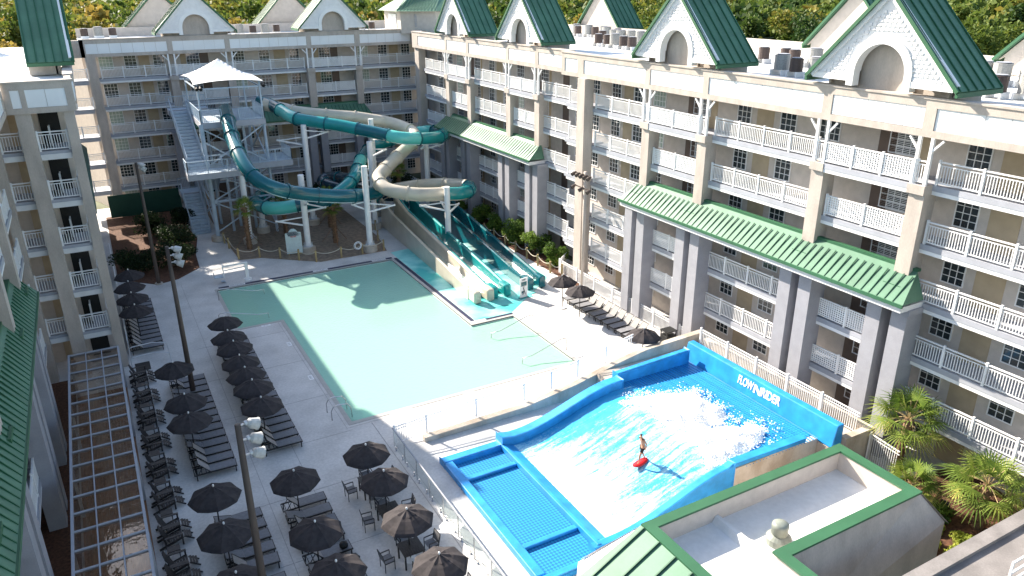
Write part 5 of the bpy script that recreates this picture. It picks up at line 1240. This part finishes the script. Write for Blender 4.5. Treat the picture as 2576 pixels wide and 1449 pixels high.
MB().lathe([(0,.0),(.55,.0),(.55,.28),(.40,.40),(.30,.45)], n=20).build('base', M['ventg'], vt, smooth=False)
MB().lathe([(.30,.42),(.36,.46),(.36,.78),(.38,.80),(.36,.90),(.26,.98),(0,1.0)], n=20).build('cap', M['ventg'], vt, smooth=True)
# grey walkway roof in the bottom right corner
wk = empty('walkway_roof', (0,0,0)); tag(wk, 'grey concrete walkway roof with white railing in the bottom right corner', 'roof')
q = MB(); q.box(18,40,4,11.35,2.8,3.1); q.box(18,40,10.9,11.4,3.1,3.25); q.build('roof_slab', M['concg'], wk)
q = MB()
for z in (4.2,3.75,3.35): q.bar((24,9.4,z),(40,9.4,z),.06)
for i in range(12): q.bar((24+1.4*i,9.4,3.1),(24+1.4*i,9.4,4.25),.07)
q.build('railing', M['white'], wk)

# ------------------------------------------------------------ plants
def leaf_cloud(name, centre, rad, n, size, m, parent, seed=0, shell=.55, flat=1.0, tint0=0.0, tint1=1.0, blobs=14):
    rg = np.random.default_rng(seed); C0 = np.array(centre, float); rad = np.array(rad, float)
    bc = rg.normal(size=(blobs,3)); bc /= np.linalg.norm(bc,axis=1)[:,None]; bc *= rg.uniform(.25,.72,(blobs,1)); bc = bc*rad; br_ = rg.uniform(.30,.48,blobs)
    bt = rg.uniform(tint0, tint1, blobs)
    k = rg.integers(0, blobs, n); d = rg.normal(size=(n,3)); d /= np.linalg.norm(d,axis=1)[:,None]; rr_ = rg.uniform(shell,1.08,(n,1))
    P = C0+bc[k]+d*rr_*br_[k][:,None]*rad
    a = rg.normal(size=(n,3)); a /= np.linalg.norm(a,axis=1)[:,None]; b = np.cross(a, d+rg.normal(size=(n,3))*.6); b /= (np.linalg.norm(b,axis=1)[:,None]+1e-9)
    s = size*rg.uniform(.6,1.4,(n,1)); V = np.stack([P-a*s*.5, P+b*s*.32, P+a*s*.5, P-b*s*.32], 1).reshape(-1,3)
    F = np.arange(4*n).reshape(n,4); t = np.clip(bt[k]*.6+rg.uniform(0,1,n)*.4*(tint1-tint0)+tint0*.4, 0, 1)
    return np_mesh(name, V, F, m, np.repeat(t,4), parent=parent)
def shrub(x, y, r_, h, lab, m='shrub', seed=1, grp=None, n=3600, name='round_shrub', size=.17, **kw):
    o = empty(name, (x,y,0)); tag(o, lab, 'shrub', grp)
    leaf_cloud('foliage', (0,0,h*.55), (r_,r_,h*.55), n, size, M[m], o, seed, **kw)
    q = MB(); rnd = random.Random(seed)
    for k in range(5): a = rnd.uniform(0,6.28); q.tube([(0,0,0),(.25*math.cos(a)*r_,.25*math.sin(a)*r_,h*.3),(.5*math.cos(a)*r_,.5*math.sin(a)*r_,h*.6)], .05, 5, rs=[.07,.05,.03])
    q.build('stems', M['bark'], o); return o
for i, (x, y, r_, h, lab) in enumerate([(32.2,50.9,1.35,2.0,'round green bush nearest the big beige column'),(32.1,54.1,1.5,2.3,'round green bush, second from the big beige column'),(32.1,57.5,1.45,2.3,'round green bush, third from the big beige column'),(32.2,61.0,1.4,2.2,'round green bush, fourth from the big beige column'),(32.2,64.8,1.4,2.1,'shaded round bush, fifth from the big beige column'),(32.4,68.6,1.2,1.8,'shaded round bush farthest along the right building')]):
    shrub(x, y, r_, h, lab, seed=20+i, grp='round bushes along the right building')
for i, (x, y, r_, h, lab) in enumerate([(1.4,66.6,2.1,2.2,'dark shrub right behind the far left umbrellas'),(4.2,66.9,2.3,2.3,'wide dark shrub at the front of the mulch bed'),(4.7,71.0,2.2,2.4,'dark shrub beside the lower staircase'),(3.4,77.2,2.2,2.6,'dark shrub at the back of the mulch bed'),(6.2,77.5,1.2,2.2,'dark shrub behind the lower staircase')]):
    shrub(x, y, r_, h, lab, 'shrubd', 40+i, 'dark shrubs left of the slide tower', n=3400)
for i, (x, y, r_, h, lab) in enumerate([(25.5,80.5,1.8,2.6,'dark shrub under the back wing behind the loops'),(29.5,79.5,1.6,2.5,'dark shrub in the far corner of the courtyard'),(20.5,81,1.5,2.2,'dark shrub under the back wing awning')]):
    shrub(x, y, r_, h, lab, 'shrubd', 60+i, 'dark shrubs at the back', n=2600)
gc = []
def palm(x, y, h, R0, lab, seed, nf=26, tilt=0.0, crown_dry=False, grp=None):
    o = empty('palm_tree', (x,y,0)); tag(o, lab, 'palm', grp); rg = random.Random(seed)
    top = Vector((tilt*h, 0, h)); q = MB(); q.tube([(0,0,0),(tilt*h*.3,0,h*.5),tuple(top)], .18, 10, rs=[.24,.19,.21]); q.build('trunk', M['bark'], o)
    bt = MB()
    for k in range(int(h*16)):
        z = .25+(h-.3)*k/(h*16); a = k*2.4; r_ = .20; c_, s_ = math.cos(a), math.sin(a); tx = tilt*z
        bt.bar((tx+c_*r_*.8, s_*r_*.8, z), (tx+c_*(r_+.10), s_*(r_+.10), z+.16), .10, .03)
    bt.build('boot_scales', M['bark'], o)
    VV = []; TT = []; st_ = MB()
    for k in range(nf):
        a = k*2.399+rg.uniform(-.2,.2); el = R(72)-R(110)*(k/nf)+rg.uniform(-.1,.1); L = R0*rg.uniform(.42,.58)
        d = Vector((math.cos(a)*math.cos(el), math.sin(a)*math.cos(el), math.sin(el))); base = top; hub = base+d*L+Vector((0,0,-.08*L))
        st_.tube([tuple(base), tuple(base+d*L*.5+Vector((0,0,.03))), tuple(hub)], .015, 4)
        side = d.cross(Vector((0,0,1))); side = side.normalized() if side.length > .05 else Vector((1,0,0)); upn = side.cross(d).normalized()
        nb = 20; dry = 1.0 if (k > nf*.86) else rg.uniform(0,.55)
        for j in range(nb):
            t = (j/(nb-1)*2-1)*R(118); dd = (d*math.cos(t)+side*math.sin(t)+upn*.12*math.cos(t*1.2)).normalized(); l = R0*.55*(1-.28*abs(t)/R(118))*rg.uniform(.9,1.1)
            w_ = dd.cross(upn).normalized()*.028; dr = Vector((0,0,-1))
            p0 = hub; p1 = hub+dd*l*.55+dr*l*.05; p2 = hub+dd*l*.95+dr*l*(.20+.15*rg.random())
            VV += [p0-w_*.4, p0+w_*.4, p1+w_, p1-w_, p1-w_, p1+w_, p2+w_*.15, p2-w_*.15]; tt = min(1, dry*.9+rg.uniform(0,.3)); TT += [tt]*8
    st_.build('leaf_stalks', M['post'], o)
    V = np.array([tuple(v) for v in VV]); np_mesh('fronds', V, np.arange(len(V)).reshape(-1,4), M['palm'], TT, parent=o)
    return o
palm(31.0,18.0,2.9,2.0,'tall sabal palm behind the green roof corner, left of the other right hand palms',1,30, tilt=.10)
palm(30.4,13.6,2.3,2.0,'bright sabal palm leaning over the yellow flowers near the grey walkway',2,30)
palm(29.0,16.0,1.3,1.5,'small palm just behind the right corner of the green edged roof',3,24)
palm(27.5,17.2,1.0,1.2,'low palm fronds tight behind the green roof corner',4,16)
for i, (x, y, h, lab) in enumerate([(10.6,68.3,3.9,'palm with tied trunk at the left end of the sandy bed'),(14.4,70.4,3.6,'palm behind the rules sign'),(17.9,66.2,3.4,'palm in the middle of the sandy bed behind the ropes'),(18.9,71.2,3.2,'darker palm farther back in the middle of the sandy bed'),(24.9,77.5,3.6,'shaded palm under the beige slide'),(28.2,76.5,3.6,'shaded palm near the far right courtyard corner')]):
    p = palm(x, y, h, 1.25, lab, 10+i, 18, grp='palms under the slides')
    q = MB()
    for k in range(3): a = k*2.09+.4; q.bar((0,0,1.7),(1.3*math.cos(a),1.3*math.sin(a),.03),.06,.03)
    q.build('brace', M['wood'], p)
for i, (x, y, r_, h, m_, lab) in enumerate([(29.6,14.9,.75,.7,'shrub','dark green low shrub beside the small bench in the planting bed'),(27.5,14.0,.7,.6,'yel','yellow shrub close to the pool building wall'),(28.0,12.9,.75,.6,'yel','yellow shrub at the near corner of the planting bed'),(28.9,13.3,.7,.55,'yel','yellow shrub in the middle of the planting bed'),(29.6,12.4,.7,.55,'yel','yellow shrub below the leaning palm'),(28.6,14.3,.4,.4,'yel','yellow shrub near the dark shrub'),(31.4,12.6,.5,.5,'yel','yellow shrub right of the leaning palm'),(28.3,15.8,1.0,1.2,'shrub','green shrub under the small palm')]):
    shrub(x, y, r_, h, lab, m_, 80+i, 'shrubs of the right planting bed', n=1300, name='low_shrub', size=.12)
bn = empty('garden_bench', (30.0,15.0,0), R(15)); tag(bn, 'small dark metal bench half hidden among the right hand plants', 'bench')
q = MB()
for k in range(7): q.box(-.5+.16*k,-.46+.16*k,-.2,.2,.42,.44)
q.build('seat', M['dark'], bn); q = MB()
for k in range(9): q.bar((-.5+.125*k,.2,.44),(-.5+.125*k,.28,.85),.025)
q.bar((-.52,.28,.86),(.52,.28,.86),.03); q.build('backrest', M['dark'], bn)
for x in (-.48,.48): MB().box(x-.02,x+.02,-.2,.2,0,.42).build('leg', M['dark'], bn)

# ------------------------------------------------------------ rooftop air conditioners
def ac(mat_, r_=.38, h=.72):
    o = empty('ac_unit'); q = MB(); q.lathe([(0,.30),(r_,.30),(r_,.34),(r_*.98,.34),(r_*.98,.30+h*.94),(r_,.30+h*.94),(r_,.30+h),(r_*.5,.32+h),(0,.30+h)], n=14); q.build('casing', M[mat_], o)
    MB().lathe([(0,.33+h),(r_*.75,.33+h),(r_*.8,.36+h),(0,.36+h)], n=14).build('fan_guard', M['trim'], o)
    q = MB(); q.box(-r_,r_,-r_,-r_+.08,0,.30); q.box(-r_,r_,r_-.08,r_,0,.30); pieces(q, 'stand', M['white'], o); return o
ACP = [ac('acbrown'), ac('acgrey', .46, .85)]; acu = [False, False]; RC = random.Random(12)
rows = [(47.0,68.0,7,'back line between the third and fourth gable'),(44.0,59.0,6,'middle line behind the third gable'),(40.3,55.5,5,'front line right of the third gable'),(41.3,36.2,6,'back line between the two largest gables'),(36.8,32.5,3,'front line between the two largest gables'),(42.2,22.6,5,'back line right of the largest gable'),(37.6,19.5,4,'front line right of the largest gable')]
for rx, ry, n_, lab in rows:
    for k in range(n_):
        j = RC.random() < .35; j = int(j); o = copy_tree(ACP[j]) if acu[j] else ACP[j]; acu[j] = True
        o.location = (rx+RC.uniform(-.4,.4), ry+1.25*(k-n_/2)+RC.uniform(-.2,.2), 16.96); tag(o, '%s rooftop air conditioner, %s of the %s' % (('brown','grey')[j], OR[k], lab), 'air conditioner', 'rooftop air conditioners')
for gx, gy, n_, lab in ((3.3,96.0,3,'left of the back wing gables'),(18.6,92.5,5,'between the two back wing gables'),(31.2,92.5,3,'right of the back wing gables')):
    for k in range(n_):
        j = (k % 2); o = copy_tree(ACP[j]); o.location = (gx+1.35*(k-n_/2), gy+RC.uniform(-.3,.3), 16.96); tag(o, '%s rooftop air conditioner, %s from the left, %s' % (('brown','grey')[j], OR[k], lab), 'air conditioner', 'rooftop air conditioners')

# ------------------------------------------------------------ woodland behind the hotel
def woodland():
    rg = np.random.default_rng(11); VV = []; TT = []; pos = []
    while len(pos) < 2600:
        d = 118+ (520-118)*rg.random()**.75; az = rg.uniform(-.16, 1.20); x, y = d*math.sin(az), d*math.cos(az)
        if x > 15 and x < 62 and y < 112: continue
        if y < 112 and x < 66: continue
        pos.append((x, y, d, az))
    for x, y, d, az in pos:
        near = d < 190; n = 900 if d < 150 else (480 if near else 110); h = rg.uniform(13,19); r_ = rg.uniform(3.0,5.2)
        nz = noise.noise(Vector((x*.03, y*.03, 1))); left = 1-(az+.16)/1.36
        tint = .26+.62*max(0, left-.45)+.30*nz+rg.normal()*.13
        if rg.random() < .10: tint += .35
        size = .55 if d < 150 else (.85 if near else 1.8)
        bl = 9; bc = rg.normal(size=(bl,3)); bc /= np.linalg.norm(bc,axis=1)[:,None]; bc *= rg.uniform(.3,.8,(bl,1))*np.array([r_,r_,3.2])
        k = rg.integers(0,bl,n); dd = rg.normal(size=(n,3)); dd /= np.linalg.norm(dd,axis=1)[:,None]
        P = np.array([x,y,h-3.2])+bc[k]+dd*rg.uniform(.6,1.1,(n,1))*1.5*np.array([1,1,.9])
        a = rg.normal(size=(n,3)); a /= np.linalg.norm(a,axis=1)[:,None]; b = np.cross(a, rg.normal(size=(n,3))); b /= (np.linalg.norm(b,axis=1)[:,None]+1e-9)
        s = size*rg.uniform(.6,1.4,(n,1)); VV.append(np.stack([P-a*s*.5,P+b*s*.35,P+a*s*.5,P-b*s*.35],1).reshape(-1,3))
        TT.append(np.repeat(np.clip(tint+rg.normal(size=n)*.10+(bc[k][:,2]/3.2)*.08,0,1),4))
    V = np.vstack(VV); o = np_mesh('woodland', V, np.arange(len(V)).reshape(-1,4), M['forest'], np.concatenate(TT)); tag(o, kind='stuff')
    tk = MB()
    for x, y, d, az in pos:
        if d < 150: tk.tube([(x,y,0),(x,y,11)], .16, 5, caps=False, rs=[.2,.1])
    o = tk.build('woodland_trunks', M['bark']); tag(o, kind='stuff')
    V_ = []; F_ = []; nx, ny = 60, 60
    for j in range(ny+1):
        for i in range(nx+1):
            az = -.3+1.7*i/nx; d = 150+1000*(j/ny)**1.6; V_.append((d*math.sin(az), d*math.cos(az), 9.0+2.5*noise.noise(Vector((i*.7,j*.9,0)))+ (3 if j > 20 else 0)))
    for j in range(ny):
        for i in range(nx): F_.append((j*(nx+1)+i, j*(nx+1)+i+1, (j+1)*(nx+1)+i+1, (j+1)*(nx+1)+i))
    o = np_mesh('canopy_filler', V_, F_, M['under'], smooth=True); tag(o, kind='structure')  # dark sheet added at crown height, stands for the dark gaps between trees
M['under'] = mat('dark_filler', (.03,.045,.012), .95, .5, .4, c2=(.07,.08,.02))
woodland()
